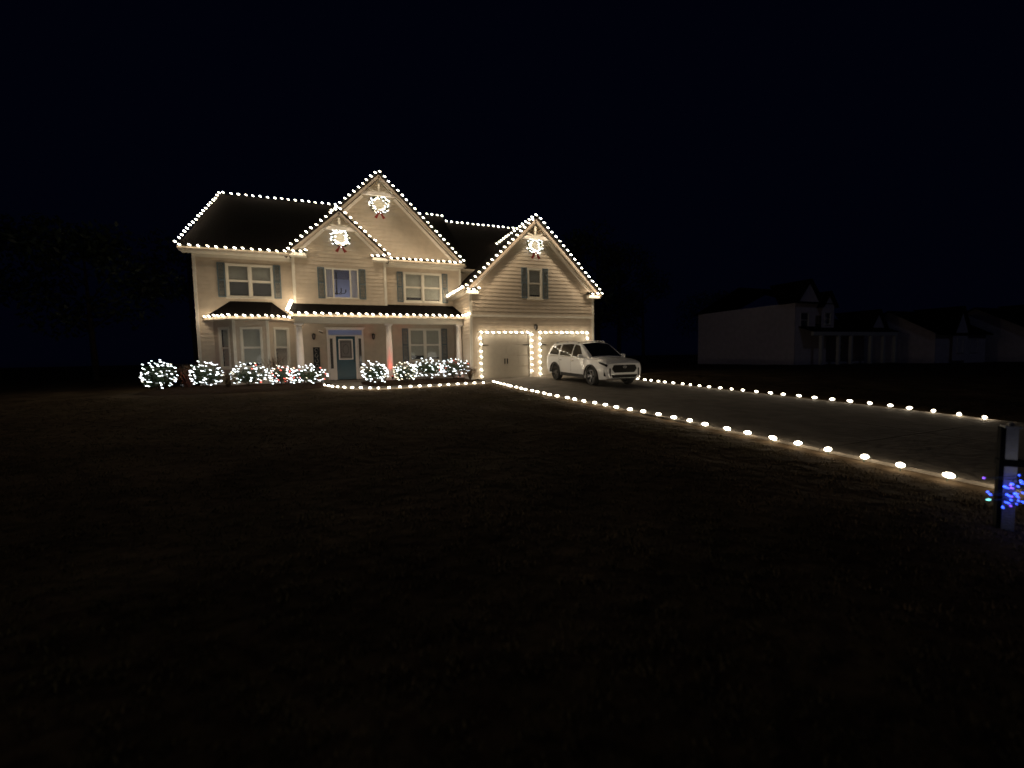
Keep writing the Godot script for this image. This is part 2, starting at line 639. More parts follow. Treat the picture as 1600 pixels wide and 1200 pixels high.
func eave_return(parent: Node3D, x0: float, x1: float, y: float, z0: float, z1: float):
	var st := tool()
	box(st, Vector3(min(x0, x1), y - 0.16, z0), Vector3(max(x0, x1), y, z1))
	part(parent, "eave_return", st, M.trim)
	var tp := tool()
	var a: float = min(x0, x1) - 0.02
	var b: float = max(x0, x1) + 0.02
	for f in [[Vector3(a, y, z1 + 0.02), Vector3(b, y, z1 + 0.02), Vector3(b - 0.03, y + 0.17, z0), Vector3(a + 0.03, y + 0.17, z0)]]:
		extrude(tp, f, Vector3(0, -0.02, 0))
	part(parent, "eave_return_roof", tp, M.roof)

func house():
	var H := thing("house", "two-storey beige clapboard house with lit gables, porch and double garage", "house")
	var X := Vector3.RIGHT
	var Z := Vector3.BACK
	# walls
	siding(H, "siding", Vector3(-4.87, 0, 0), X, Z, [Vector2(0, 0), Vector2(3.94, 0), Vector2(3.94, 5.9), Vector2(0, 5.9)], [[1.16, 3.96, 3.02, 5.48]])
	siding(H, "siding", Vector3(-0.95, 0, 0.3), X, Z, [Vector2(0, 3.6), Vector2(4.1, 3.6), Vector2(4.1, 6.16), Vector2(2.08, 8.02), Vector2(0, 6.16)], [[1.33, 4.02, 2.83, 5.46]])
	siding(H, "siding", Vector3(3.1, 0, 0), X, Z, [Vector2(0, 3.5), Vector2(4.0, 3.5), Vector2(4.0, 5.9), Vector2(0, 5.9)], [[0.99, 3.98, 2.96, 5.52]])
	siding(H, "siding", Vector3(-0.95, 0.05, 0), X, Z, [Vector2(0, 0), Vector2(7.62, 0), Vector2(7.62, 3.2), Vector2(0, 3.2)], [[1.29, 0, 2.95, 2.55], [5.2, 0.85, 6.88, 2.57]])
	siding(H, "siding", Vector3(3.0, 0, 0), X, Z, [Vector2(-3.95, 6.12), Vector2(3.95, 6.12), Vector2(0, 9.97)])
	siding(H, "siding", Vector3(-4.87, 0, -7.6), Z, -X, [Vector2(0, 0), Vector2(7.6, 0), Vector2(7.6, 5.9), Vector2(3.8, 9.0), Vector2(0, 5.9)])
	siding(H, "siding", Vector3(7.1, 0, -7.6), Z, X, [Vector2(0, 0), Vector2(7.6, 0), Vector2(7.6, 5.9), Vector2(3.8, 9.2), Vector2(0, 5.9)])
	siding(H, "siding", Vector3(-4.87, 0, -7.6), X, -Z, [Vector2(0, 0), Vector2(18.25, 0), Vector2(18.25, 5.9), Vector2(0, 5.9)])
	# garage block and the wing behind it
	siding(H, "siding", Vector3(6.68, 0, 3.28), X, Z, [Vector2(0, 0), Vector2(6.7, 0), Vector2(6.7, 4.38), Vector2(3.33, 7.66), Vector2(0, 4.38)], [[0.51, 0, 3.0, 2.18], [3.61, 0, 6.24, 2.18], [2.95, 3.9, 3.74, 5.38]])
	siding(H, "siding", Vector3(6.68, 0, -0.9), Z, -X, [Vector2(0, 0), Vector2(4.18, 0), Vector2(4.18, 4.3), Vector2(0, 4.3)])
	siding(H, "siding", Vector3(13.38, 0, -7.6), Z, X, [Vector2(0, 0), Vector2(10.88, 0), Vector2(10.88, 4.3), Vector2(0, 4.3)])
	siding(H, "siding", Vector3(7.1, 0, -0.9), X, Z, [Vector2(0, 3.0), Vector2(6.28, 3.0), Vector2(6.28, 5.9), Vector2(0, 5.9)])
	siding(H, "siding", Vector3(13.38, 0, -7.6), Z, X, [Vector2(0, 4.3), Vector2(6.7, 4.3), Vector2(6.7, 5.9), Vector2(0, 5.9)])
	# corner boards
	for c in [[-4.87, 0.0, 0.0, 5.88], [-0.95, 0.3, 3.75, 6.1], [3.15, 0.3, 3.75, 6.0], [7.08, 0.0, 3.75, 5.88], [6.70, 3.28, 0.0, 4.25], [13.36, 3.28, 0.0, 4.25]]:
		var st := tool()
		box(st, Vector3(c[0] - 0.06, c[2], c[1] - 0.06), Vector3(c[0] + 0.06, c[3], c[1] + 0.034))
		part(H, "corner_board", st, M.trim)
	for x in [-0.95, 3.15]:
		var st := tool()
		box(st, Vector3(x - 0.02, 3.6, -0.05), Vector3(x + 0.02, 6.1, 0.3))
		part(H, "siding_return", st, M.siding)
	board(H, "frieze_board", Vector3(6.76, 3.02, 3.30), Vector3(13.3, 3.02, 3.30), 0.035, 0.10, M.trim)
	board(H, "frieze_board", Vector3(-4.8, 5.78, 0.018), Vector3(-1.02, 5.78, 0.018), 0.03, 0.16, M.trim)
	board(H, "frieze_board", Vector3(3.22, 5.80, 0.018), Vector3(7.0, 5.80, 0.018), 0.03, 0.16, M.trim)
	# roofs
	slab(H, [Vector3(-5.27, 6.02, 0.55), Vector3(-1.0, 6.02, 0.55), Vector3(-1.0, 9.75, -3.8), Vector3(-4.52, 9.75, -3.8)])
	slab(H, [Vector3(-0.998, 6.54, -0.06), Vector3(7.24, 6.54, -0.06), Vector3(7.14, 9.75, -3.8), Vector3(-0.998, 9.75, -3.8)])
	slab(H, [Vector3(-5.27, 6.02, -8.15), Vector3(7.24, 6.02, -8.15), Vector3(7.14, 9.75, -3.803), Vector3(-4.52, 9.75, -3.803)])
	slab(H, [Vector3(-5.275, 6.02, 0.55), Vector3(-4.525, 9.75, -3.8), Vector3(-5.275, 6.02, -8.15)])
	slab(H, [Vector3(3.0, 10.17, 0.55), Vector3(-1.27, 6.01, 0.55), Vector3(-1.27, 6.01, 0.2), Vector3(3.0, 10.17, -6.6)])
	slab(H, [Vector3(3.003, 10.17, 0.55), Vector3(7.27, 6.01, 0.55), Vector3(7.27, 6.01, 0.2), Vector3(3.003, 10.17, -6.6)])
	slab(H, [Vector3(3.2, 6.03, 0.56), Vector3(7.2, 6.03, 0.56), Vector3(7.2, 6.22, 0.02), Vector3(3.2, 6.22, 0.02)], 0.05)
	slab(H, [Vector3(1.13, 8.17, 0.75), Vector3(-1.07, 6.17, 0.75), Vector3(-1.07, 6.17, -0.4), Vector3(1.13, 8.17, -2.4)])
	slab(H, [Vector3(1.133, 8.17, 0.75), Vector3(3.33, 6.17, 0.75), Vector3(3.33, 6.17, -0.02), Vector3(1.133, 8.17, -0.02)])
	slab(H, [Vector3(6.36, 4.25, 3.6), Vector3(7.09, 4.969, 3.6), Vector3(7.09, 4.969, 0.0), Vector3(6.36, 4.25, 0.0)])
	slab(H, [Vector3(7.092, 4.971, 3.6), Vector3(10.0, 7.83, 3.6), Vector3(10.0, 7.83, -3.0), Vector3(7.25, 5.126, -0.88), Vector3(7.092, 4.971, -0.88)])
	slab(H, [Vector3(10.003, 7.83, 3.6), Vector3(13.66, 4.25, 3.6), Vector3(13.66, 4.25, -0.9), Vector3(10.003, 7.83, -3.0)])
	slab(H, [Vector3(7.26, 5.98, -0.45), Vector3(13.7, 5.98, -0.45), Vector3(12.1, 9.48, -3.9), Vector3(7.16, 9.48, -3.9)])
	slab(H, [Vector3(7.26, 5.98, -7.35), Vector3(13.7, 5.98, -7.35), Vector3(12.1, 9.48, -3.903), Vector3(7.16, 9.48, -3.903)])
	slab(H, [Vector3(13.7, 5.98, -0.45), Vector3(13.7, 5.98, -7.35), Vector3(12.103, 9.48, -3.9)])
	# fascias, gutters, soffits of the level eaves: [x0, x1, y, z at front, z at wall]
	for e in [[-5.25, -1.08, 6.0, 0.56, 0.02], [3.34, 7.2, 6.0, 0.56, 0.02], [7.25, 13.6, 5.96, -0.44, -0.88]]:
		var st := tool()
		box(st, Vector3(e[0], e[2] - 0.15, e[3] - 0.03), Vector3(e[1], e[2] - 0.055, e[3] - 0.005))
		part(H, "fascia", st, M.trim)
		var gt := tool()
		extrude(gt, [Vector3(e[0], e[2] - 0.03, e[3]), Vector3(e[0], e[2] - 0.03, e[3] + 0.11), Vector3(e[0], e[2] - 0.09, e[3] + 0.10), Vector3(e[0], e[2] - 0.145, e[3] + 0.045), Vector3(e[0], e[2] - 0.145, e[3])], Vector3(e[1] - e[0], 0, 0))
		part(H, "gutter", gt, M.gutter)
		var sf := tool()
		box(sf, Vector3(e[0], e[2] - 0.166, e[4]), Vector3(e[1], e[2] - 0.152, e[3] - 0.03))
		part(H, "soffit", sf, M.trim)
	rake(H, Vector3(3.0, 10.17, 0.55), Vector3(-1.27, 6.01, 0.55), 0.53)
	rake(H, Vector3(3.0, 10.17, 0.55), Vector3(7.27, 6.01, 0.55), 0.53)
	rake(H, Vector3(1.13, 8.17, 0.75), Vector3(-1.07, 6.17, 0.75), 0.43)
	rake(H, Vector3(1.13, 8.17, 0.75), Vector3(3.33, 6.17, 0.75), 0.43)
	rake(H, Vector3(10.0, 7.83, 3.6), Vector3(6.36, 4.25, 3.6), 0.30)
	rake(H, Vector3(10.0, 7.83, 3.6), Vector3(13.66, 4.25, 3.6), 0.30)
	gable_truss(H, Vector3(3.0, 10.17, 0), 0.974, 1.04, 0.44)
	gable_truss(H, Vector3(1.13, 8.17, 0), 0.91, 0.92, 0.66)
	gable_truss(H, Vector3(10.0, 7.83, 0), 0.985, 1.02, 3.50)
	# inner trim that runs down the wall beside each rake
	for g in [[3.0, 10.17, 0.974, 0.035, 3.75, 1.04], [1.13, 8.17, 0.91, 0.335, 1.95, 0.92], [10.0, 7.83, 0.985, 3.315, 3.3, 1.02]]:
		for s in [-1.0, 1.0]:
			board(H, "frieze_board", Vector3(g[0] + s * (g[5] / g[2] - 0.30), g[1] - g[5] - 0.02, g[3]), Vector3(g[0] + s * g[4], g[1] - g[4] * g[2] - 0.36, g[3]), 0.03, 0.13, M.white)
	eave_return(H, -1.05, -0.36, 6.02, 0.33, 0.74)
	eave_return(H, 3.31, 2.58, 6.02, 0.33, 0.74)
	eave_return(H, 6.40, 7.02, 4.16, 3.32, 3.60)
	eave_return(H, 13.62, 12.98, 4.16, 3.32, 3.60)
	board(H, "gutter", Vector3(6.33, 4.19, 0.02), Vector3(6.33, 4.19, 3.58), 0.10, 0.11, M.gutter)
	board(H, "soffit", Vector3(6.52, 4.12, 0.02), Vector3(6.52, 4.12, 3.56), 0.30, 0.02, M.trim)

	# windows and shutters
	window(H, Vector3(-3.71, 3.96, 0), X, Z, 1.86, 1.52, 2, 0.5, M.trim)
	for s in [-4.03, -1.82]:
		shutter(H, Vector3(s, 3.96, 0), X, Z, 0.30, 1.54)
	window(H, Vector3(4.09, 3.98, 0), X, Z, 1.97, 1.54, 2, 0.88, M.trim)
	for s in [3.75, 6.09]:
		shutter(H, Vector3(s, 3.98, 0), X, Z, 0.30, 1.54)
	window(H, Vector3(4.25, 0.9, 0), X, Z, 1.68, 1.72, 2, 0.86, M.trim)
	for s in [3.91, 5.97]:
		shutter(H, Vector3(s, 0.9, 0), X, Z, 0.31, 1.72)
	window(H, Vector3(9.63, 3.9, 3.28), X, Z, 0.79, 1.48, 1, 0.9, M.trim)
	for s in [9.30, 10.45]:
		shutter(H, Vector3(s, 3.9, 3.28), X, Z, 0.30, 1.50)
	foyer_window(H)
	for s in [0.06, 1.91]:
		shutter(H, Vector3(s, 4.0, 0.3), X, Z, 0.31, 1.47)
	entrance(H)
	porch(H)
	bay(H)
	garage_doors(H)

func foyer_window(H: Node3D):
	# three lights side by side; behind them the two-storey hall, where a cool lamp is on
	var st := tool()
	for k in [[1.13, 5.43, 1.5, 0.06], [1.13, 4.05, 1.5, 0.06], [0.41, 4.74, 0.06, 1.32], [1.85, 4.74, 0.06, 1.32], [0.745, 4.74, 0.075, 1.32], [1.515, 4.74, 0.075, 1.32]]:
		obox(st, Transform3D(Basis(), Vector3(k[0], k[1], 0.28)), Vector3(k[2], k[3], 0.13))
	var win := part(H, "window", st, M.trim)
	for k in [[0.44, 0.7075], [0.7825, 1.4775], [1.5525, 1.82]]:
		var gl := tool()
		face(gl, [Vector3(k[0], 4.08, 0.26), Vector3(k[1], 4.08, 0.26), Vector3(k[1], 5.40, 0.26), Vector3(k[0], 5.40, 0.26)], Vector3.BACK)
		part(win, "pane", gl, M.glass)
	for s in [[0.44, 0.70], [1.56, 1.82]]:   # gathered sheers in the side lights
		var cu := tool()
		var last := Vector3(s[0], 0, 0.16)
		for k in range(1, 13):
			var nx := Vector3(lerpf(s[0], s[1], k / 12.0), 0, 0.16 + 0.02 * sin(k * 2.1))
			face(cu, [last + Vector3(0, 4.06, 0), nx + Vector3(0, 4.06, 0), nx + Vector3(0, 5.40, 0), last + Vector3(0, 5.40, 0)], Vector3.BACK)
			last = nx
		var cm: StandardMaterial3D = M.room.duplicate()
		cm.backlight_enabled = true
		cm.backlight = Color(0.8, 0.8, 0.8)
		part(win, "curtain", cu, cm)
	var r := tool()
	box(r, Vector3(-0.3, 0.0, -3.5), Vector3(2.5, 5.62, -3.4))
	box(r, Vector3(-0.4, 0.0, -3.4), Vector3(-0.3, 5.62, -0.1))
	box(r, Vector3(2.5, 0.0, -3.4), Vector3(2.6, 5.62, -0.1))
	part(H, "hall_wall", r, M.room)
	var c := tool()
	box(c, Vector3(-0.3, 5.60, -3.4), Vector3(2.5, 5.68, 0.24))
	box(c, Vector3(-0.3, -0.05, -3.4), Vector3(2.5, 0.0, -0.05))
	box(c, Vector3(-0.4, 3.5, -0.12), Vector3(0.38, 5.62, 0.22))
	box(c, Vector3(1.88, 3.5, -0.12), Vector3(2.6, 5.62, 0.22))
	box(c, Vector3(0.38, 3.5, -0.06), Vector3(1.88, 4.0, 0.22))
	box(c, Vector3(0.38, 5.46, -0.06), Vector3(1.88, 5.6, 0.22))
	box(c, Vector3(-0.4, 2.62, -0.10), Vector3(2.6, 3.5, -0.06))
	box(c, Vector3(-0.4, 0.0, -0.30), Vector3(2.6, 2.26, -0.24))
	part(H, "hall_ceiling", c, M.room_dark)
	# chandelier
	var ch := thing("chandelier", "dark chandelier hanging behind the blue-lit middle upstairs window", "chandelier", "", Vector3(0.86, 4.56, -1.5))
	var s := tool()
	tube(s, Vector3(0, 0, 0), Vector3(0, 1.04, 0), 0.035, 0.03, 8)
	part(ch, "stem", s, M.iron)
	var ar := tool()
	for k in 6:
		var a := TAU * k / 6.0
		var d := Vector3(cos(a), 0, sin(a))
		path_tube(ar, [Vector3.ZERO, d * 0.18 + Vector3(0, -0.06, 0), d * 0.38 + Vector3(0, -0.02, 0), d * 0.44 + Vector3(0, 0.06, 0)], 0.02, 6)
		tube(ar, d * 0.44 + Vector3(0, 0.05, 0), d * 0.44 + Vector3(0, 0.18, 0), 0.03, 0.03, 6)
	part(ch, "arm", ar, M.iron)
	var hb := tool()
	lathe(hb, [Vector2(0, -0.14), Vector2(0.07, -0.08), Vector2(0.05, 0.02), Vector2(0.03, 0.1)], Transform3D(), 10)
	part(ch, "hub", hb, M.iron)
	# the lamp of the hall, a globe on the wall below
	var lp := thing("hall_lamp", "cool white globe lamp on the hall wall behind the upstairs middle window", "lamp", "", Vector3(1.15, 3.95, -2.5))
	var gb := tool()
	lathe(gb, [Vector2(0, -0.12), Vector2(0.085, -0.085), Vector2(0.12, 0), Vector2(0.085, 0.085), Vector2(0, 0.12)], Transform3D(), 12)
	part(lp, "globe", gb, M.lamp_glow)
	var ro := tool()
	tube(ro, Vector3(0, 0, -0.12), Vector3(0, 0, -0.89), 0.012, 0.012, 6)
	part(lp, "bracket", ro, M.iron)
	omni(lp, Vector3.ZERO, lin(0.64, 0.69, 1.0), 0.34, 0.1)

func entrance(H: Node3D):
	var X := Vector3.RIGHT
	var st := tool()   # surround: jambs, mullions, head
	for k in [[0.36, 1.31, 0.08, 2.5], [1.98, 1.31, 0.08, 2.5], [0.675, 1.15, 0.11, 2.18], [1.665, 1.15, 0.11, 2.18], [1.17, 2.57, 1.74, 0.08], [1.17, 2.245, 1.54, 0.05]]:
		obox(st, Transform3D(Basis(), Vector3(k[0], k[1], 0.0)), Vector3(k[2], k[3], 0.16))
	obox(st, Transform3D(Basis(), Vector3(1.17, 2.63, 0.04)), Vector3(1.86, 0.05, 0.14))
	var fr := part(H, "door_surround", st, M.white)
	var tg := tool()
	face(tg, [Vector3(0.41, 2.28, 0.0), Vector3(1.93, 2.28, 0.0), Vector3(1.93, 2.52, 0.0), Vector3(0.41, 2.52, 0.0)], Vector3.BACK)
	part(fr, "transom_pane", tg, M.glass)
	for s in [0.41, 1.73]:
		var pn := tool()
		for k in [[0.105, 0.28, 0.21, 0.56], [0.02, 1.30, 0.04, 1.5], [0.19, 1.30, 0.04, 1.5], [0.105, 2.10, 0.21, 0.12]]:
			obox(pn, Transform3D(Basis(), Vector3(s + k[0], 0.07 + k[1], 0.015)), Vector3(k[2], k[3], 0.05))
		part(fr, "sidelight_panel", pn, M.white)
		var sg := tool()
		obox(sg, Transform3D(Basis(), Vector3(s + 0.105, 1.37, -0.03)), Vector3(0.14, 1.5, 0.01))
		part(fr, "sidelight_blocker", sg, M.curtain)  # added opaque sheet that keeps the hall light out of the sidelight
		var gp := tool()
		face(gp, [Vector3(s + 0.04, 0.63, 0.01), Vector3(s + 0.17, 0.63, 0.01), Vector3(s + 0.17, 2.1, 0.01), Vector3(s + 0.04, 2.1, 0.01)], Vector3.BACK)
		part(fr, "sidelight_pane", gp, M.glass)
	var d := tool()
	for k in [[1.17, 0.56, 0.88, 0.98], [0.80, 1.62, 0.14, 1.14], [1.54, 1.62, 0.14, 1.14], [1.17, 2.13, 0.60, 0.12]]:
		obox(d, Transform3D(Basis(), Vector3(k[0], k[1], 0.0)), Vector3(k[2], k[3], 0.05))
	for s in [0.95, 1.39]:   # two raised panels below the glass
		obox(d, Transform3D(Basis(), Vector3(s, 0.52, 0.028)), Vector3(0.30, 0.62, 0.02))
	var door := part(H, "front_door", d, M.door)
	var gf := tool()
	for k in [[1.17, 2.05, 0.66, 0.055], [1.17, 1.085, 0.66, 0.055], [0.865, 1.567, 0.055, 0.91], [1.475, 1.567, 0.055, 0.91]]:
		obox(gf, Transform3D(Basis(), Vector3(k[0], k[1], 0.030)), Vector3(k[2], k[3], 0.035))
	part(door, "glass_frame", gf, M.white)
	var dg := tool()
	obox(dg, Transform3D(Basis(), Vector3(1.17, 1.567, 0.0)), Vector3(0.60, 0.95, 0.02))
	part(door, "decorative_glass", dg, M.frosted)
	var ld := tool()   # leaded lines in the glass
	for k in [[1.17, 1.93, 0.44, 0.012], [1.17, 1.21, 0.44, 0.012], [0.95, 1.57, 0.012, 0.71], [1.39, 1.57, 0.012, 0.71]]:
		obox(ld, Transform3D(Basis(), Vector3(k[0], k[1], 0.013)), Vector3(k[2], k[3], 0.010))
	for k in 16:
		var a := TAU * k / 16.0
		var b := TAU * (k + 1) / 16.0
		beam(ld, Vector3(1.17 + 0.14 * cos(a), 1.57 + 0.24 * sin(a), 0.013), Vector3(1.17 + 0.14 * cos(b), 1.57 + 0.24 * sin(b), 0.013), 0.01, 0.012, Vector3.BACK)
	part(door, "leading", ld, M.chrome)
	var kn := tool()
	lathe(kn, [Vector2(0, 0), Vector2(0.028, 0.0), Vector2(0.012, 0.02), Vector2(0.03, 0.05), Vector2(0.0, 0.075)], Transform3D(Basis(Vector3.RIGHT, PI / 2), Vector3(1.545, 0.98, 0.025)), 10)
	part(door, "handle", kn, M.iron)
	var th := tool()
	box(th, Vector3(0.70, 0.055, -0.05), Vector3(1.64, 0.085, 0.13))
	part(H, "threshold", th, M.iron)
	for x in [-0.24, 2.49]:
		lantern(H, Vector3(x, 2.22, 0.02))
	# upright board with pale marks, left of the door
	var sg := thing("porch_sign", "tall narrow dark board with pale scrollwork, leaning left of the front door", "sign", "", Vector3(-0.16, 0.07, 0.14))
	sg.rotation.x = -0.07
	var bd := tool()
	box(bd, Vector3(-0.15, 0, -0.012), Vector3(0.15, 1.62, 0.012))
	part(sg, "board", bd, M.iron)
	for k in 6:
		var mk := tool()
		var y := 1.50 - 0.26 * k
		var last := Vector3.ZERO
		for q in 13:
			var a := q / 12.0 * TAU * 0.85 + k * 1.3
			var nx := Vector3(cos(a) * (0.085 - q * 0.003), y - 0.02 + sin(a) * 0.095, 0.018)
			if q > 0:
				beam(mk, last, nx, 0.010, 0.028, Vector3.BACK)
			last = nx
		part(sg, "scroll", mk, M.sign_mark)
	var hk := thing("wall_ornament", "small pale bracket on the siding between left wall lantern and front door", "ornament", "", Vector3(0.06, 2.42, 0.02))
	var hs := tool()
	beam(hs, Vector3(-0.10, 0.09, 0.01), Vector3(0.12, 0.03, 0.05), 0.03, 0.05)
	part(hk, "arm", hs, M.white)
	var ht := tool()
	beam(ht, Vector3(-0.06, 0.02, 0.01), Vector3(0.10, -0.06, 0.03), 0.02, 0.04)
	part(hk, "plate", ht, M.iron)

func lantern(H: Node3D, at: Vector3):
	var st := tool()
	obox(st, Transform3D(Basis(), at + Vector3(0, 0.02, 0.012)), Vector3(0.11, 0.20, 0.025))
	path_tube(st, [at + Vector3(0, 0.06, 0.02), at + Vector3(0, 0.14, 0.08), at + Vector3(0, 0.12, 0.13)], 0.012, 6)
	lathe(st, [Vector2(0, 0.13), Vector2(0.03, 0.11), Vector2(0.10, 0.05), Vector2(0.08, 0.04)], Transform3D(Basis(), at + Vector3(0, 0, 0.14)), 6)
	lathe(st, [Vector2(0.055, -0.14), Vector2(0.06, -0.12), Vector2(0.03, -0.17), Vector2(0, -0.18)], Transform3D(Basis(), at + Vector3(0, 0, 0.14)), 6)
	for k in 6:
		var a := TAU * k / 6.0
		tube(st, at + Vector3(cos(a) * 0.075, 0.045, 0.14 + sin(a) * 0.075), at + Vector3(cos(a) * 0.057, -0.13, 0.14 + sin(a) * 0.057), 0.007, 0.007, 4)
	var l := part(H, "wall_lantern", st, M.iron)
	var gl := tool()
	lathe(gl, [Vector2(0.05, -0.13), Vector2(0.068, 0.045)], Transform3D(Basis(), at + Vector3(0, 0, 0.14)), 6)
	part(l, "lantern_glass", gl, M.frosted)

func porch(H: Node3D):
	slab(H, [Vector3(-1.06, 3.11, 2.20), Vector3(6.66, 3.11, 2.20), Vector3(6.66, 3.83, 0.02), Vector3(-1.06, 3.83, 0.02)], 0.09, "porch_roof")
	var fl := tool()
	box(fl, Vector3(-1.0, -0.25, 0.0), Vector3(6.66, 0.055, 2.05))
	part(H, "porch_floor", fl, M.concrete)
	var bm := tool()
	box(bm, Vector3(-0.86, 2.71, 1.58), Vector3(6.66, 2.955, 1.86))
	part(H, "porch_beam", bm, M.trim)
	var cl := tool()
	box(cl, Vector3(-0.95, 2.96, 0.0), Vector3(6.66, 2.985, 2.14))
	part(H, "porch_ceiling", cl, M.trim)
	var gt := tool()
	box(gt, Vector3(-1.05, 2.95, 2.15), Vector3(6.66, 3.07, 2.27))
	part(H, "gutter", gt, M.gutter)
	var ck := tool()
	extrude(ck, [Vector3(-0.95, 2.99, 0.02), Vector3(-0.95, 2.99, 2.12), Vector3(-0.95, 3.05, 2.12), Vector3(-0.95, 3.70, 0.02)], Vector3(0.04, 0, 0))
	part(H, "porch_gable_cheek", ck, M.siding)
	board(H, "rake_board", Vector3(-1.07, 3.03, 2.16), Vector3(-1.07, 3.73, 0.05), 0.03, 0.14, M.trim)
	for x in [-0.72, 3.09, 6.50]:
		var cs := tool()
		lathe(cs, [Vector2(0.145, 0.17), Vector2(0.148, 0.9), Vector2(0.138, 1.7), Vector2(0.118, 2.52)], Transform3D(Basis(), Vector3(x, 0, 1.72)), 20)
		var col := part(H, "porch_column", cs, M.white)
		var cp := tool()
		lathe(cp, [Vector2(0.118, 2.5), Vector2(0.135, 2.52), Vector2(0.135, 2.54), Vector2(0.12, 2.56), Vector2(0.12, 2.6), Vector2(0.17, 2.645), Vector2(0.0, 2.65)], Transform3D(Basis(), Vector3(x, 0, 1.72)), 20)
		box(cp, Vector3(x - 0.18, 2.645, 1.54), Vector3(x + 0.18, 2.709, 1.90))
		part(col, "capital", cp, M.white)
		var ba := tool()
		lathe(ba, [Vector2(0.0, 0.19), Vector2(0.15, 0.185), Vector2(0.175, 0.16), Vector2(0.175, 0.13), Vector2(0.15, 0.12)], Transform3D(Basis(), Vector3(x, 0, 1.72)), 20)
		box(ba, Vector3(x - 0.19, 0.055, 1.53), Vector3(x + 0.19, 0.125, 1.91))
		part(col, "base", ba, M.white)

func bay(H: Node3D):
	var plan := [Vector3(-4.28, 0, 0.02), Vector3(-3.38, 0, 0.7), Vector3(-2.08, 0, 0.7), Vector3(-1.10, 0, 0.02)]
	var wide := [0.62, 0.86, 0.72]
	for k in 3:
		var a: Vector3 = plan[k]
		var b: Vector3 = plan[k + 1]
		var u := (b - a).normalized()
		var n := Vector3(-u.z, 0, u.x)
		if n.z < 0.0:
			n = -n
		var L := a.distance_to(b)
		var w: float = wide[k]
		var x0: float = (L - w) * 0.5
		siding(H, "siding", a, u, n, [Vector2(0, 0), Vector2(L, 0), Vector2(L, 2.92), Vector2(0, 2.92)], [[x0, 0.76, x0 + w, 2.6]])
		window(H, a + u * x0 + Vector3.UP * 0.76, u, n, w, 1.84, 1, [0.46, 0.93, 0.52][k], M.trim)
		if k > 0:
			var cb := tool()
			obox(cb, Transform3D(Basis(), a + Vector3(0, 1.45, 0.02)), Vector3(0.11, 2.9, 0.06))
			part(H, "corner_board", cb, M.trim)
	var e := [Vector3(-4.62, 3.06, 0.02), Vector3(-4.50, 3.06, 0.14), Vector3(-3.52, 3.06, 1.02), Vector3(-1.90, 3.06, 1.02), Vector3(-1.08, 3.06, 0.10)]
	var t0 := Vector3(-3.60, 3.80, 0.02)
	var t1 := Vector3(-1.97, 3.80, 0.02)
	slab(H, [e[2], e[3], t1, t0], 0.06, "bay_roof")
	slab(H, [e[0], e[2] + Vector3(-0.003, 0, 0), t0 + Vector3(-0.003, 0, 0)], 0.06, "bay_roof")
	slab(H, [e[3] + Vector3(0.003, 0, 0), e[4], t1 + Vector3(0.003, 0, 0)], 0.06, "bay_roof")
	for k in [[e[0], e[2]], [e[2], e[3]], [e[3], e[4]]]:
		board(H, "gutter", k[0] + Vector3(0, -0.09, 0.02), k[1] + Vector3(0, -0.09, 0.02), 0.08, 0.11, M.gutter)
	var sf := tool()
	extrude(sf, [e[0] + Vector3(0, -0.13, 0), e[2] + Vector3(0, -0.13, 0), e[3] + Vector3(0, -0.13, 0), e[4] + Vector3(0, -0.13, 0)], Vector3(0, -0.015, 0))
	part(H, "soffit", sf, M.trim)

func garage_doors(H: Node3D):
	for g in [[7.19, 9.68], [10.29, 12.92]]:
		var st := tool()
		for k in [[g[0] - 0.05, 1.10, 0.11, 2.2], [g[1] + 0.05, 1.10, 0.11, 2.2], [(g[0] + g[1]) * 0.5, 2.235, g[1] - g[0] + 0.32, 0.11]]:
			obox(st, Transform3D(Basis(), Vector3(k[0], k[1], 3.29)), Vector3(k[2], k[3], 0.07))
		var fr := part(H, "garage_door_frame", st, M.trim)
		for r in 4:
			var y0 := 0.03 + r * 0.538
			var s := tool()
			box(s, Vector3(g[0] + 0.008, y0, 3.20), Vector3(g[1] - 0.008, y0 + 0.530, 3.245))
			var nn := 4
			var pw: float = (g[1] - g[0] - 0.12) / nn
			for k in nn:
				var c := Vector3(g[0] + 0.06 + pw * (k + 0.5), y0 + 0.265, 3.248)
				obox(s, Transform3D(Basis(), c), Vector3(pw - 0.10, 0.36, 0.008))
			part(fr, "door_section", s, M.garage_door)
		for side in [0, 1]:
			for y in [1.62, 0.52]:
				if side == 0 and y < 1.0 or side == 1 and y < 1.0:
					continue
				var h := tool()
				var x: float = g[0] + 0.02 if side == 0 else g[1] - 0.02
				var d := 1.0 if side == 0 else -1.0
				extrude(h, [Vector3(x, y - 0.03, 3.256), Vector3(x + d * 0.30, y - 0.018, 3.256), Vector3(x + d * 0.36, y, 3.256), Vector3(x + d * 0.30, y + 0.018, 3.256), Vector3(x, y + 0.03, 3.256)], Vector3(0, 0, 0.012))
				part(fr, "strap_hinge", h, M.iron)
		var ha := tool()
		var mx: float = (g[0] + g[1]) * 0.5
		for s in [-0.07, 0.07]:
			path_tube(ha, [Vector3(mx + s, 0.72, 3.25), Vector3(mx + s, 0.73, 3.30), Vector3(mx + s, 0.93, 3.30), Vector3(mx + s, 0.94, 3.25)], 0.014, 6)
			obox(ha, Transform3D(Basis(), Vector3(mx + s, 0.83, 3.256)), Vector3(0.05, 0.26, 0.012))
		part(fr, "handle", ha, M.iron)
	lantern(H, Vector3(10.0, 2.50, 3.30))

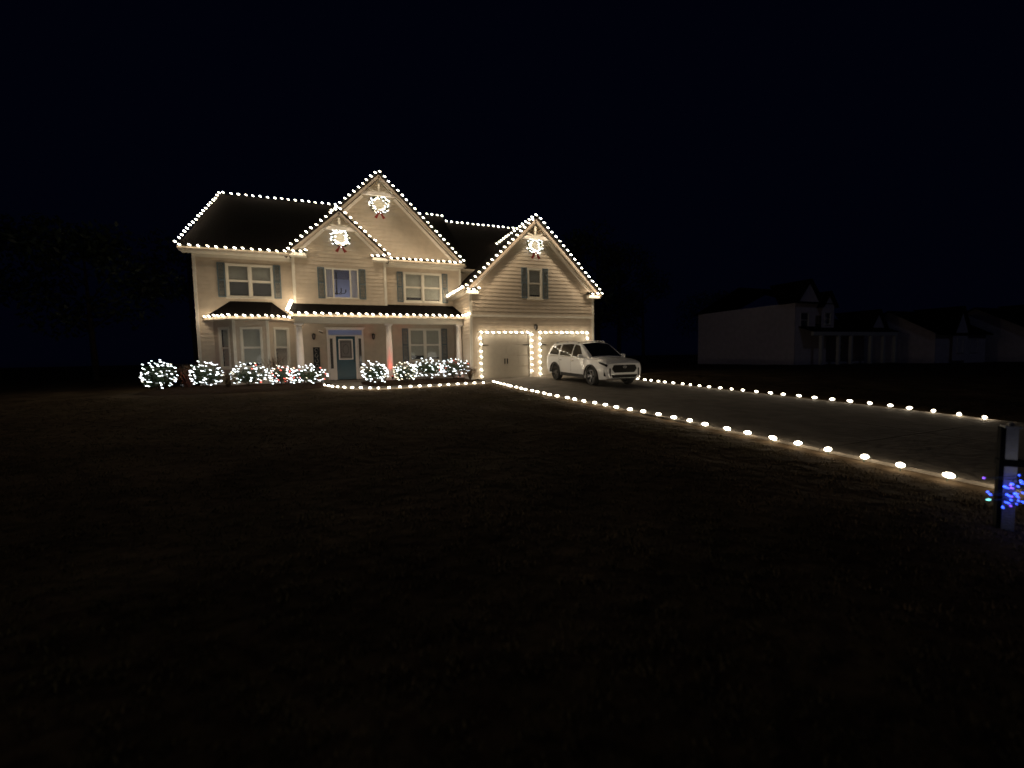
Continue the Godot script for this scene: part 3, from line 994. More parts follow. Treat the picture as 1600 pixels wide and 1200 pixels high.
# ------------------------------------------------------------------ strings of large white bulbs
func light_string(label: String, group: String, pts: Array, spacing: float, offset := Vector3(0, 0.055, 0.0), power := 1.0):
	var t := thing("light_string", label, "string lights", group, pts[0])
	var o: Vector3 = pts[0]
	var cable := tool()
	var local := []
	for p in pts:
		local.append(p - o)
	path_tube(cable, local, 0.006, 4)
	var places := []
	var left := spacing * 0.3
	for i in local.size() - 1:
		var a: Vector3 = local[i]
		var b: Vector3 = local[i + 1]
		var L := a.distance_to(b)
		while left <= L:
			places.append(a.lerp(b, left / L))
			left += spacing
		left -= L
	for p in places:
		tube(cable, p, p + offset.normalized() * 0.022, 0.014, 0.016, 6)
	part(t, "cable", cable, M.cable)
	for p in places:
		var q: Vector3 = p + offset * 1.0 + Vector3(rng.randf_range(-0.018, 0.018), rng.randf_range(-0.016, 0.016), rng.randf_range(-0.012, 0.012))
		var b := part(t, "bulb", white_bulb, [M.bulb, M.bulb_b, M.bulb_c][rng.randi() % 3])
		b.position = q
		# long bulbs all lean one way, shaped to imitate streaks of light
		var lie := Vector3(0.86, -0.44, 0.26) + Vector3(rng.randfn(), rng.randfn(), rng.randfn()) * 0.07
		b.basis = Basis(Quaternion(Vector3.UP, lie.normalized()))
		omni(t, q, lin(1.0, 0.785, 0.535), BULB_LIGHT * power)

func roof_lights():
	var g := "white light strings on the house roof"
	var up := Vector3(0, 0.06, 0)
	var fwd := Vector3(0, 0.025, 0.055)
	var rk := Vector3(0, -0.01, 0.10)
	light_string("white bulbs up the left end slope of the main roof", g, [Vector3(-5.34, 6.05, 0.62), Vector3(-4.53, 9.77, -3.78)], 0.33, up)
	light_string("white bulbs along the long ridge left of the tall gable", g, [Vector3(-4.50, 9.78, -3.8), Vector3(1.35, 9.78, -3.8)], 0.335, up)
	light_string("white bulbs along the upper left eave above the shuttered window", g, [Vector3(-5.22, 5.99, 0.68), Vector3(-1.2, 5.99, 0.68)], 0.325, fwd, 0.62)
	light_string("white bulbs outlining the smaller middle gable and its eave returns", g, [Vector3(-0.34, 6.19, 0.78), Vector3(-0.34, 6.04, 0.80), Vector3(-1.05, 6.03, 0.80), Vector3(-1.09, 6.18, 0.79), Vector3(1.13, 8.20, 0.79), Vector3(3.35, 6.18, 0.79), Vector3(2.55, 6.03, 0.80), Vector3(2.55, 6.19, 0.78)], 0.288, rk)
	light_string("white bulbs outlining the tallest gable, peak of the house", g, [Vector3(0.75, 8.02, 0.57), Vector3(3.0, 10.20, 0.57), Vector3(7.30, 6.02, 0.57)], 0.285, rk)
	light_string("white bulbs along the eave under the tallest gable, above the right upstairs window", g, [Vector3(3.36, 6.00, 0.70), Vector3(7.22, 6.00, 0.70)], 0.292, fwd)
	light_string("white bulbs along the short ridge just right of the tallest gable", g, [Vector3(6.05, 9.78, -3.8), Vector3(7.16, 9.78, -3.8)], 0.31, up)
	light_string("white bulbs along the lower ridge between tallest gable and garage gable", g, [Vector3(7.24, 9.50, -3.9), Vector3(11.9, 9.50, -3.9)], 0.345, up)
	light_string("white bulbs along the garage ridge running back from its gable peak", g, [Vector3(10.0, 7.85, 3.30), Vector3(10.0, 7.85, -2.5)], 0.40, up)
	light_string("white bulbs outlining the garage gable and its eave returns", g, [Vector3(6.98, 4.34, 3.64), Vector3(6.98, 4.18, 3.66), Vector3(6.42, 4.17, 3.66), Vector3(6.34, 4.27, 3.64), Vector3(10.0, 7.87, 3.64), Vector3(13.70, 4.26, 3.64), Vector3(12.98, 4.18, 3.66), Vector3(12.98, 4.34, 3.64)], 0.292, rk, 2.3)
	light_string("white bulbs along the garage side eave running back to the house wall", g, [Vector3(6.30, 4.25, 3.5), Vector3(6.30, 4.25, 0.12)], 0.26, up)
	light_string("white bulbs along the porch eave above the front door", g, [Vector3(-1.02, 3.06, 2.29), Vector3(6.56, 3.06, 2.29), Vector3(6.62, 3.08, 3.37)], 0.302, fwd, 1.25)
	light_string("white bulbs up the left sloping end of the porch roof", g, [Vector3(-1.10, 3.14, 2.2), Vector3(-1.10, 3.86, 0.1)], 0.20, up)
	light_string("white bulbs around the bay window roof eave", g, [Vector3(-4.62, 3.05, 0.14), Vector3(-3.54, 3.05, 1.08), Vector3(-1.90, 3.05, 1.08), Vector3(-1.10, 3.05, 0.20)], 0.285, fwd)
	var d := "white light strings framing the garage doors"
	var of := Vector3(0, 0.0, 0.06)
	light_string("white bulbs framing the left garage door, the fully visible one", d, [Vector3(7.12, 0.06, 3.335), Vector3(7.12, 2.22, 3.335), Vector3(9.76, 2.22, 3.335), Vector3(9.76, 0.06, 3.335)], 0.30, of, 0.55)
	light_string("white bulbs framing the right garage door behind the white car", d, [Vector3(10.22, 0.06, 3.335), Vector3(10.22, 2.22, 3.335), Vector3(12.98, 2.22, 3.335), Vector3(12.98, 0.06, 3.335)], 0.30, of, 0.55)

# ------------------------------------------------------------------ wreaths
func wreaths():
	var spots := [[Vector3(3.02, 8.74, 0.12), 0.50, "highest lit wreath with red bow, in the tallest gable"], [Vector3(1.15, 6.86, 0.42), 0.47, "lit wreath with red bow in the small middle gable above the blue window"], [Vector3(10.0, 6.46, 3.40), 0.45, "lit wreath with red bow in the garage gable above its window"]]
	for s in spots:
		var R: float = s[1]
		var w := thing("wreath", s[2], "wreath", "lit wreaths in the gables", s[0])
		var needles := tool()
		for k in 620:
			var a := rng.randf() * TAU
			var b := rng.randf() * TAU
			var c := Vector3(cos(a), sin(a), 0)
			var out := c * cos(b) + Vector3.BACK * sin(b)
			var p := c * (R * 0.80) + out * 0.04
			var tip := p + (out * 0.7 + Vector3(-sin(a), cos(a), 0) * 0.7).normalized() * rng.randf_range(0.07, 0.13)
			var side := (tip - p).cross(out).normalized() * 0.011
			var t := rng.randf_range(0.6, 1.2)
			needles.set_color(Color(0.022 * t, 0.060 * t, 0.020 * t))
			face(needles, [p - side, p + side, tip], out)
		part(w, "fir_needles", needles, M.leaf, true)
		var wire := tool()
		for k in 24:
			var a := TAU * k / 24.0
			var b := TAU * (k + 1) / 24.0
			tube(wire, Vector3(cos(a), sin(a), 0) * R * 0.80, Vector3(cos(b), sin(b), 0) * R * 0.80, 0.03, 0.03, 6, false)
		part(w, "ring", wire, M.bark)
		var lights := [tool(), tool()]
		for k in 64:
			var a := TAU * (k + rng.randf() * 0.9) / 64.0
			var b := rng.randf_range(0.2, 2.9)
			var c := Vector3(cos(a), sin(a), 0)
			pod(lights[0 if rng.randf() < 0.6 else 1], c * (R * 0.74) + (c * cos(b) + Vector3.BACK * sin(b)) * rng.randf_range(0.08, 0.15), 0.013)
		part(w, "mini_light", lights[0], M.mini_white, true)
		part(w, "mini_light", lights[1], M.mini_warm, true)
		var bow := tool()
		for sx in [-1.0, 1.0]:
			var last := Vector3.ZERO
			for k in range(1, 11):   # a loop of ribbon
				var a := PI * 2.0 * k / 10.0
				var nx := Vector3(sx * 0.085 * (1.0 - cos(a)), 0.06 * sin(a) * 0.9, 0.0)
				for q in [[-0.03, 0.03]]:
					face(bow, [last + Vector3(0, -R * 0.84, 0.10 + q[0]), nx + Vector3(0, -R * 0.84, 0.10 + q[0]), nx + Vector3(0, -R * 0.84, 0.10 + q[1]), last + Vector3(0, -R * 0.84, 0.10 + q[1])], Vector3.UP)
				last = nx
			extrude(bow, [Vector3(sx * 0.01, -R * 0.84, 0.13), Vector3(sx * 0.06, -R * 0.84, 0.13), Vector3(sx * 0.27, -R * 0.84 - 0.24, 0.10), Vector3(sx * 0.14, -R * 0.84 - 0.30, 0.10)], Vector3(0, 0, -0.008))
		blob(bow, Vector3(0, -R * 0.84, 0.13), 0.045)
		part(w, "bow", bow, M.bow)
		omni(w, Vector3(0, 0, 0.30), lin(1.0, 0.93, 0.55), 0.11, 0.18)

# ------------------------------------------------------------------ planting in front of the house
func leaf_blob(st: SurfaceTool, c: Vector3, r: Vector3, count: int, size: float, col: Color):
	for k in count:
		var d := Vector3(rng.randfn(), rng.randfn(), rng.randfn()).normalized()
		var q := pow(rng.randf(), 0.28) * (1.0 + 0.14 * sin(d.x * 7.0 + c.x * 3.0) * cos(d.y * 6.0 + d.z * 5.0))
		var p := c + d * r * q
		var a := Vector3(rng.randfn(), rng.randfn(), rng.randfn()).normalized()
		var b := a.cross(d + Vector3(0.01, 0.3, 0.02)).normalized()
		var s := size * rng.randf_range(0.6, 1.3)
		var t := rng.randf_range(0.55, 1.35)
		st.set_color(Color(col.r * t, col.g * t, col.b * t))
		face(st, [p - a * s, p + b * s * 0.45, p + a * s, p - b * s * 0.45], d)

func shrub(label: String, at: Vector3, w: float, h: float, mix: Array, net: String):
	var s := thing("shrub", label, "shrub", "round evergreen shrubs with net lights", at)
	var stem := tool()
	for k in 7:
		var a := TAU * k / 7.0 + rng.randf()
		tube(stem, Vector3(cos(a) * 0.04, 0, sin(a) * 0.04), Vector3(cos(a) * w * 0.3, h * 0.65, sin(a) * w * 0.3), 0.014, 0.006, 5, false)
	part(s, "stem", stem, M.bark)
	var fo := tool()
	for k in 6:
		var a := TAU * k / 6.0 + rng.randf() * 0.8
		var q := rng.randf_range(0.16, 0.26) * w
		leaf_blob(fo, Vector3(cos(a) * q, h * rng.randf_range(0.40, 0.66), sin(a) * q), Vector3(w * rng.randf_range(0.22, 0.31), h * rng.randf_range(0.26, 0.36), w * 0.26), 330, 0.034, Color(0.034, 0.064, 0.024))
	part(s, "foliage", fo, M.leaf, true)
	# the net of small lights over it is its own thing
	var n := thing("net_light", net, "net lights", "net lights over the shrubs", at)
	var sts := [tool(), tool(), tool()]
	var cab := tool()
	var rows := 7
	var seen := [0, 0, 0]
	for i in rows:
		var v := -0.72 + 1.66 * i / (rows - 1)
		var rr := sqrt(max(0.03, 1.0 - v * v * 0.95))
		var cnt := int(4 + 10 * rr)
		var ph := rng.randf() * TAU
		var last := Vector3.ZERO
		for k in cnt + 1:
			var a := ph + TAU * k / cnt + rng.randf_range(-0.3, 0.3)
			var vv := v + rng.randf_range(-0.17, 0.17)
			var lump := 1.0 + 0.10 * sin(a * 3.0 + at.x * 5.0) * cos(v * 3.0 + at.z)
			var p := Vector3(cos(a) * rr * w * 0.49 * lump, h * 0.54 + vv * h * 0.46 * lump, sin(a) * rr * w * 0.43 * lump)
			if k > 0:
				tube(cab, last, p, 0.004, 0.004, 4, false)
			last = p
			if k < cnt:
				var x := rng.randf()
				var c := 0 if x < mix[0] else 1 if x < mix[1] else 2
				pod(sts[c], p, rng.randf_range(0.008, 0.015))
				seen[c] += 1
	part(n, "net_cable", cab, M.cable)
	var ms := [M.mini_white, M.mini_warm, M.mini_red]
	for c in 3:
		if seen[c] > 0:
			part(n, "mini_light", sts[c], ms[c], true)
	omni(n, Vector3(0, h * 1.16, 0.12), lin(1.0, 0.93, 0.78), 0.15, 0.3)
	omni(n, Vector3(0, h * 0.7, w * 0.8), lin(0.97, 0.98, 0.90), 0.03, 0.3)

func dry_bush(label: String, at: Vector3, w: float, h: float, col: Color, kind := "dry_bush"):
	var s := thing(kind, label, "bush", "leafless dry bushes in the bed", at)
	var tw := tool()
	for k in 46:
		var a := rng.randf() * TAU
		var lean := rng.randf()
		var mid := Vector3(cos(a) * w * 0.22 * lean, h * 0.5, sin(a) * w * 0.22 * lean)
		var tip := Vector3(cos(a) * w * 0.55 * lean, h * rng.randf_range(0.75, 1.05), sin(a) * w * 0.55 * lean)
		tube(tw, Vector3(cos(a) * 0.03, 0, sin(a) * 0.03), mid, 0.008, 0.005, 4, false)
		tube(tw, mid, tip, 0.005, 0.002, 4, false)
		var t2 := tip + Vector3(rng.randfn(), 0.4, rng.randfn()) * 0.07
		tube(tw, mid.lerp(tip, 0.5), t2, 0.004, 0.002, 4, false)
	part(s, "twig", tw, M.bark, true)
	var fo := tool()
	leaf_blob(fo, Vector3(0, h * 0.6, 0), Vector3(w * 0.45, h * 0.38, w * 0.42), 420, 0.028, col)
	part(s, "dry_leaves", fo, M.leaf, true)

func flood(label: String, at: Vector3, aim: Vector3, energy: float):
	var f := thing("flood_light", label, "floodlight", "red floodlights in the planting bed", at)
	var st := tool()
	tube(st, Vector3(0, -0.12, 0), Vector3(0, 0.10, 0), 0.008, 0.01, 6)
	part(f, "stake", st, M.iron)
	var d := (aim - at - Vector3(0, 0.16, 0)).normalized()
	var hd := tool()
	var c := Vector3(0, 0.16, 0)
	tube(hd, c - d * 0.09, c + d * 0.01, 0.035, 0.065, 12)
	part(f, "housing", hd, M.iron)
	var le := tool()
	tube(le, c + d * 0.011, c + d * 0.03, 0.060, 0.052, 12)
	part(f, "lens", le, M.red_lens)
	var l := SpotLight3D.new()
	l.name = "light"
	l.light_color = lin(1.0, 0.055, 0.03)
	l.light_energy = energy
	l.light_size = 0.05
	l.spot_range = 12.0
	l.spot_angle = 27.0
	l.spot_attenuation = 2.0
	l.spot_angle_attenuation = 0.8
	l.shadow_enabled = true
	f.add_child(l, true)
	l.position = c + d * 0.045
	l.basis = Basis.looking_at(d, Vector3.UP)

func beds():
	var edge := [Vector2(-6.0, 0.3), Vector2(-6.05, 2.6), Vector2(-5.8, 4.1), Vector2(-4.83, 4.62), Vector2(-3.49, 4.86), Vector2(-1.92, 4.95), Vector2(-0.49, 4.72), Vector2(0.35, 4.3), Vector2(0.55, 2.1)]
	var edge2 := [Vector2(1.75, 2.1), Vector2(1.75, 4.6), Vector2(2.1, 5.05), Vector2(3.4, 5.15), Vector2(4.6, 5.05), Vector2(5.8, 4.85), Vector2(6.45, 4.7), Vector2(6.62, 3.4), Vector2(6.62, 2.1)]
	for ed in [[edge, Vector2(-2.5, 2.6)], [edge2, Vector2(4.2, 3.5)]]:
		var st := tool()
		var pts: Array = ed[0]
		var c: Vector2 = ed[1]
		var rings := 6
		for i in pts.size():
			var p: Vector2 = pts[i]
			var q: Vector2 = pts[(i + 1) % pts.size()]
			var sub := 8
			for j in sub:
				var e0 := p.lerp(q, j / float(sub))
				var e1 := p.lerp(q, (j + 1) / float(sub))
				for r in rings:
					var quad := []
					for k in [[e0, r], [e1, r], [e1, r + 1], [e0, r + 1]]:
						var t: float = k[1] / float(rings)
						var b: Vector2 = k[0].lerp(c, t)
						var y: float = level(b.x, b.y) + (0.0 if k[1] == 0 else 0.07 + hills.get_noise_2d(b.x * 9.0, b.y * 9.0) * 0.05)
						quad.append(Vector3(b.x, y, b.y))
					face(st, quad, Vector3.UP)
		setting("mulch_bed", st, M.mulch)
	# path from the porch to the drive, in poured panels
	var line := [[Vector2(0.55, 2.07), Vector2(1.72, 2.07)], [Vector2(0.50, 3.2), Vector2(1.72, 3.2)], [Vector2(0.55, 4.2), Vector2(1.74, 4.2)], [Vector2(1.25, 5.35), Vector2(2.05, 5.12)], [Vector2(2.2, 6.05), Vector2(2.6, 5.20)], [Vector2(3.4, 5.95), Vector2(3.5, 5.22)], [Vector2(4.6, 5.88), Vector2(4.6, 5.15)], [Vector2(5.8, 5.62), Vector2(5.75, 4.95)], [Vector2(6.9, 5.55), Vector2(6.9, 4.8)]]
	var under := tool()
	for k in line.size() - 1:
		var c := [line[k][0], line[k][1], line[k + 1][1], line[k + 1][0]]
		var p := []
		for q in c:
			p.append(Vector3(q.x, level(q.x, q.y) + 0.002, q.y))
		face(under, p, Vector3.UP)
	var walk := setting("garden_path", under, M.concrete)
	for k in line.size() - 1:
		var st := tool()
		var c := [line[k][0].lerp(line[k + 1][0], 0.01), line[k][1].lerp(line[k + 1][1], 0.01), line[k + 1][1], line[k + 1][0]]
		var p := []
		for q in c:
			p.append(Vector3(q.x, level(q.x, q.y) + 0.035, q.y))
		extrude(st, p, Vector3(0, -0.08, 0))
		part(walk, "concrete_panel", st, M.concrete)
	shrub("leftmost round shrub under white net lights, beyond the house corner", Vector3(-5.30, 0.03, 3.35), 1.08, 1.08, [0.9, 1.0, 1.0], "white net lights on the leftmost shrub beyond the house corner")
	shrub("round shrub under white net lights, below the left side of the bay window", Vector3(-3.90, 0.03, 3.12), 1.10, 1.04, [0.95, 1.0, 1.0], "white net lights on the shrub below the left side of the bay")
	shrub("broad shrub under white net lights, in front of the middle bay window", Vector3(-2.60, 0.03, 2.42), 1.38, 0.94, [0.8, 0.97, 1.0], "white net lights on the broad shrub before the middle bay window")
	shrub("low shrub under white and red net lights, below right side of the bay", Vector3(-1.30, 0.03, 2.78), 1.08, 0.80, [0.5, 0.72, 1.0], "mixed white and red net lights on the low shrub right of the bay")
	shrub("low wide shrub under white net lights, just left of the front door", Vector3(-0.37, 0.03, 3.2), 1.46, 0.80, [0.85, 0.9, 1.0], "white net lights on the low wide shrub left of the front door")
	shrub("round shrub under white net lights, between front door and middle column", Vector3(2.22, 0.0, 4.40), 1.06, 0.94, [0.8, 1.0, 1.0], "white net lights on the shrub between front door and middle column")
	shrub("small shrub under warm net lights, right beside the red-lit column", Vector3(3.50, 0.02, 3.9), 0.98, 0.84, [0.35, 1.0, 1.0], "warm net lights on the small shrub beside the red-lit column")
	shrub("shrub under white net lights, below the right downstairs window", Vector3(4.72, 0.03, 2.6), 1.50, 0.96, [0.95, 1.0, 1.0], "white net lights on the shrub below the right downstairs window")
	shrub("wide dense shrub under white and pink net lights, nearest the garage", Vector3(6.0, 0.03, 2.75), 1.55, 0.96, [0.82, 0.92, 1.0], "dense white and pink net lights on the shrub nearest the garage")
	var brown := Color(0.16, 0.085, 0.035)
	var straw := Color(0.24, 0.18, 0.075)
	dry_bush("brown leafless bush between the two leftmost lit shrubs", Vector3(-4.62, 0.03, 2.5), 1.2, 0.95, brown)
	dry_bush("straw-coloured clump in front of the bay's left corner", Vector3(-3.15, 0.03, 3.3), 0.75, 0.62, straw, "grass_clump")
	dry_bush("brown bush with bent tips below the right bay window", Vector3(-1.75, 0.03, 2.0), 1.1, 1.18, brown)
	dry_bush("brown low bush at the garage corner", Vector3(6.45, 0.03, 3.75), 0.7, 0.55, brown)
	dry_bush("small brown bush right of the red-lit column", Vector3(3.75, 0.03, 2.5), 0.9, 0.65, brown)
	flood("red floodlight between the two leftmost shrubs", Vector3(-4.55, 0.05, 3.55), Vector3(-4.62, 0.55, 2.5), 0.30)
	flood("red floodlight left of the front door at the path", Vector3(0.22, 0.02, 3.75), Vector3(-0.72, 1.1, 1.72), 0.30)
	flood("red floodlight below the right side of the bay window", Vector3(-1.05, 0.05, 3.35), Vector3(-1.0, 1.0, 0.2), 0.35)
	flood("red floodlight at the foot of the middle porch column", Vector3(3.12, 0.06, 2.42), Vector3(3.09, 1.1, 1.72), 0.9)
	flood("red floodlight under the dense shrub nearest the garage", Vector3(6.05, 0.05, 3.45), Vector3(6.3, 0.5, 1.5), 0.35)

# ------------------------------------------------------------------ stake lights on the ground
func ordinal(n: int) -> String:
	var ones := ["zeroth", "first", "second", "third", "fourth", "fifth", "sixth", "seventh", "eighth", "ninth", "tenth", "eleventh", "twelfth", "thirteenth", "fourteenth", "fifteenth", "sixteenth", "seventeenth", "eighteenth", "nineteenth"]
	var tens := ["", "", "twent", "thirt", "fort"]
	if n < 20:
		return ones[n]
	return tens[n / 10] + "ieth" if n % 10 == 0 else tens[n / 10] + "y-" + ones[n % 10]

func along(pts: Array, spacing: float) -> Array:
	var out := []
	var left := 0.0
	for i in pts.size() - 1:
		var a: Vector2 = pts[i]
		var b: Vector2 = pts[i + 1]
		var L := a.distance_to(b)
		while left <= L:
			out.append(a.lerp(b, left / L))
			left += spacing
		left -= L
	return out

func stake_rows():
	var proto := thing("stake_light", "", "stake light")
	var st := tool()
	tube(st, Vector3(0, -0.14, 0), Vector3(0, 0.03, 0), 0.004, 0.006, 5)
	tube(st, Vector3(0.085, 0.058, 0), Vector3(0.050, 0.063, 0), 0.017, 0.019, 7)
	tube(st, Vector3(0, 0.028, 0), Vector3(0.08, 0.056, 0), 0.006, 0.007, 5)
	part(proto, "stake", st, M.cable)
	var b := part(proto, "bulb", bulb_mesh(0.034, 0.125), M.bulb)
	b.position = Vector3(0, 0.066, 0)
	b.basis = Basis(Vector3.BACK, PI / 2 - 0.1)  # lying bulb, drawn out to imitate a streak of light
	omni(proto, Vector3(0, 0.066, 0), lin(1.0, 0.785, 0.535), BULB_LIGHT)
	var rows := [
		[[Vector2(7.68, 20.33), Vector2(7.62, 19.9), Vector2(7.6, 17.2), Vector2(7.5, 15.0), Vector2(7.25, 13.0), Vector2(7.02, 10.6), Vector2(6.95, 8.0), Vector2(6.98, 5.35)], 0.437, "%s stake light from the street along the drive's near left edge", "stake lights on the drive's left edge"],
		[[Vector2(13.24, 18.14), Vector2(13.52, 16.0), Vector2(13.42, 13.7), Vector2(13.2, 11.0), Vector2(13.2, 7.7), Vector2(13.2, 5.2)], 0.440, "%s stake light from the street along the drive's far right edge", "stake lights on the drive's right edge"],
		[[Vector2(0.30, 3.9), Vector2(0.62, 4.75), Vector2(1.3, 5.5), Vector2(2.2, 6.15), Vector2(3.4, 6.05), Vector2(4.6, 6.0), Vector2(5.8, 5.75), Vector2(6.55, 5.78)], 0.385, "%s stake light from the front door along the garden path", "stake lights on the garden path"]]
	var first := true
	for r in rows:
		var ps := along(r[0], r[1])
		for k in ps.size():
			var o: Node3D = proto
			if not first:
				o = proto.duplicate()
				o.name = numbered("stake_light")
				add_child(o)
			first = false
			var p: Vector2 = ps[k] + Vector2(rng.randf_range(-0.03, 0.03), rng.randf_range(-0.03, 0.03))
			o.position = Vector3(p.x, level(p.x, p.y), p.y)
			o.rotation = Vector3(rng.randf_range(-0.12, 0.12), -0.35 + rng.randfn() * 0.25, rng.randf_range(-0.12, 0.12))
			tag(o, r[2] % ordinal(k + 1), "stake light", r[3])

# ------------------------------------------------------------------ the car
const CAR_KEYS := [
	# z, bottom, half width low, half width wide, y wide, half width belt, y belt, half width top, y top edge, y top middle
	[-2.50, 0.42, 0.74, 0.82, 0.70, 0.80, 0.98, 0.66, 1.10, 1.12],
	[-2.44, 0.34, 0.82, 0.90, 0.70, 0.88, 1.04, 0.68, 1.30, 1.34],
	[-2.30, 0.30, 0.88, 0.955, 0.72, 0.93, 1.07, 0.69, 1.56, 1.60],
	[-2.05, 0.28, 0.91, 0.975, 0.74, 0.95, 1.08, 0.69, 1.66, 1.715],
	[-1.40, 0.27, 0.92, 0.985, 0.75, 0.955, 1.075, 0.70, 1.70, 1.755],
	[-0.40, 0.26, 0.92, 0.975, 0.74, 0.95, 1.06, 0.71, 1.71, 1.77],
	[0.25, 0.26, 0.92, 0.975, 0.74, 0.945, 1.05, 0.70, 1.66, 1.735],
	[0.50, 0.26, 0.92, 0.975, 0.74, 0.943, 1.05, 0.71, 1.56, 1.645],
	[0.90, 0.26, 0.92, 0.975, 0.73, 0.94, 1.04, 0.76, 1.32, 1.395],
	[1.25, 0.26, 0.92, 0.975, 0.72, 0.935, 1.03, 0.82, 1.10, 1.145],
	[1.34, 0.26, 0.92, 0.98, 0.72, 0.93, 1.02, 0.82, 1.075, 1.115],
	[1.80, 0.26, 0.91, 0.97, 0.70, 0.91, 0.985, 0.80, 1.035, 1.075],
	[2.10, 0.27, 0.87, 0.93, 0.68, 0.87, 0.945, 0.76, 0.985, 1.02],
	[2.28, 0.29, 0.80, 0.87, 0.66, 0.81, 0.90, 0.72, 0.935, 0.965],
	[2.36, 0.33, 0.70, 0.78, 0.62, 0.74, 0.84, 0.66, 0.875, 0.90]]

func car_at(z: float) -> Array:
	var k := 0
	while k < CAR_KEYS.size() - 2 and CAR_KEYS[k + 1][0] < z:
		k += 1
	var a: Array = CAR_KEYS[k]
	var b: Array = CAR_KEYS[k + 1]
	var t := clampf((z - a[0]) / (b[0] - a[0]), 0.0, 1.0)
	var out := []
	for i in a.size():
		out.append(lerpf(a[i], b[i], t))
	for w in [-1.475, 1.475]:   # wheel arches lift the lower edge
		var d: float = absf(z - w)
		if d < 0.43:
			var y := 0.37 + sqrt(0.43 * 0.43 - d * d)
			out[1] = max(out[1], y)
	return out

# a point on the skin: v 0 rocker .. 1 widest .. 2 belt .. 3 top edge .. 4 middle of the top
func skin(z: float, v: float, side: float) -> Vector3:
	var c := car_at(z)
	var lift: float = max(c[4], c[1] + 0.03)
	var p := [Vector2(c[2], c[1]), Vector2(c[3], lift), Vector2(c[5], max(c[6], lift + 0.05)), Vector2(c[7], c[8]), Vector2(0, c[9])]
	var k := clampi(int(v), 0, 3)
	var t := v - k
	var q: Vector2 = p[k].lerp(p[k + 1], t)
	if k == 0:
		q.x += 0.012 * sin(t * PI)
	elif k == 1:
		q.x += 0.010 * sin(t * PI)
	elif k == 2:
		q.x += 0.022 * sin(t * PI)
	elif k == 3:
		q.y += 0.020 * sin(t * PI * 0.5) * (1.0 - t)
	return Vector3(q.x * side, q.y, z)

func skin_normal(z: float, v: float, side: float) -> Vector3:
	var e := 0.02
	var dz := skin(min(z + e, 2.36), v, side) - skin(max(z - e, -2.5), v, side)
	var dv := skin(z, min(v + e, 3.999), side) - skin(z, max(v - e, 0.0), side)
	var n := dz.cross(dv).normalized()
	var c := skin(z, v, side) - Vector3(0, 0.75, z * 0.8)
	return n if n.dot(c) > 0.0 else -n

func skin_patch(zs: Array, vs: Array, sides: Array, lift := 0.0) -> SurfaceTool:
	var st := tool()
	for side in sides:
		for i in zs.size() - 1:
			for j in vs.size() - 1:
				var P := []
				var N := []
				for k in [[i, j], [i + 1, j], [i + 1, j + 1], [i, j + 1]]:
					var n := skin_normal(zs[k[0]], vs[k[1]], side)
					P.append(skin(zs[k[0]], vs[k[1]], side) + n * lift)
					N.append(n)
				tri(st, P[0], P[1], P[2], N[0], N[1], N[2])
				tri(st, P[0], P[2], P[3], N[0], N[2], N[3])
	return st

func slope_patch(a: Array, b: Array, side: float, lift: float, steps := 10) -> SurfaceTool:
	# glass between two boundary lines [z, v] in the skin: a runs along its foot, b along its head
	var st := tool()
	var rows := 5
	for i in steps:
		for j in rows:
			var P := []
			var N := []
			for k in [[i, j], [i + 1, j], [i + 1, j + 1], [i, j + 1]]:
				var t: float = k[0] / float(steps)
				var s: float = k[1] / float(rows)
				var lo := Vector2(lerpf(a[0], a[2], t), lerpf(a[1], a[3], t))
				var hi := Vector2(lerpf(b[0], b[2], t), lerpf(b[1], b[3], t))
				var q := lo.lerp(hi, s)
				var n := skin_normal(q.x, q.y, side)
				P.append(skin(q.x, q.y, side) + n * lift)
				N.append(n)
			tri(st, P[0], P[1], P[2], N[0], N[1], N[2])
			tri(st, P[0], P[2], P[3], N[0], N[2], N[3])
	return st

func steps_of(a: float, b: float, n: int) -> Array:
	var out := []
	for i in n + 1:
		out.append(lerpf(a, b, i / float(n)))
	return out

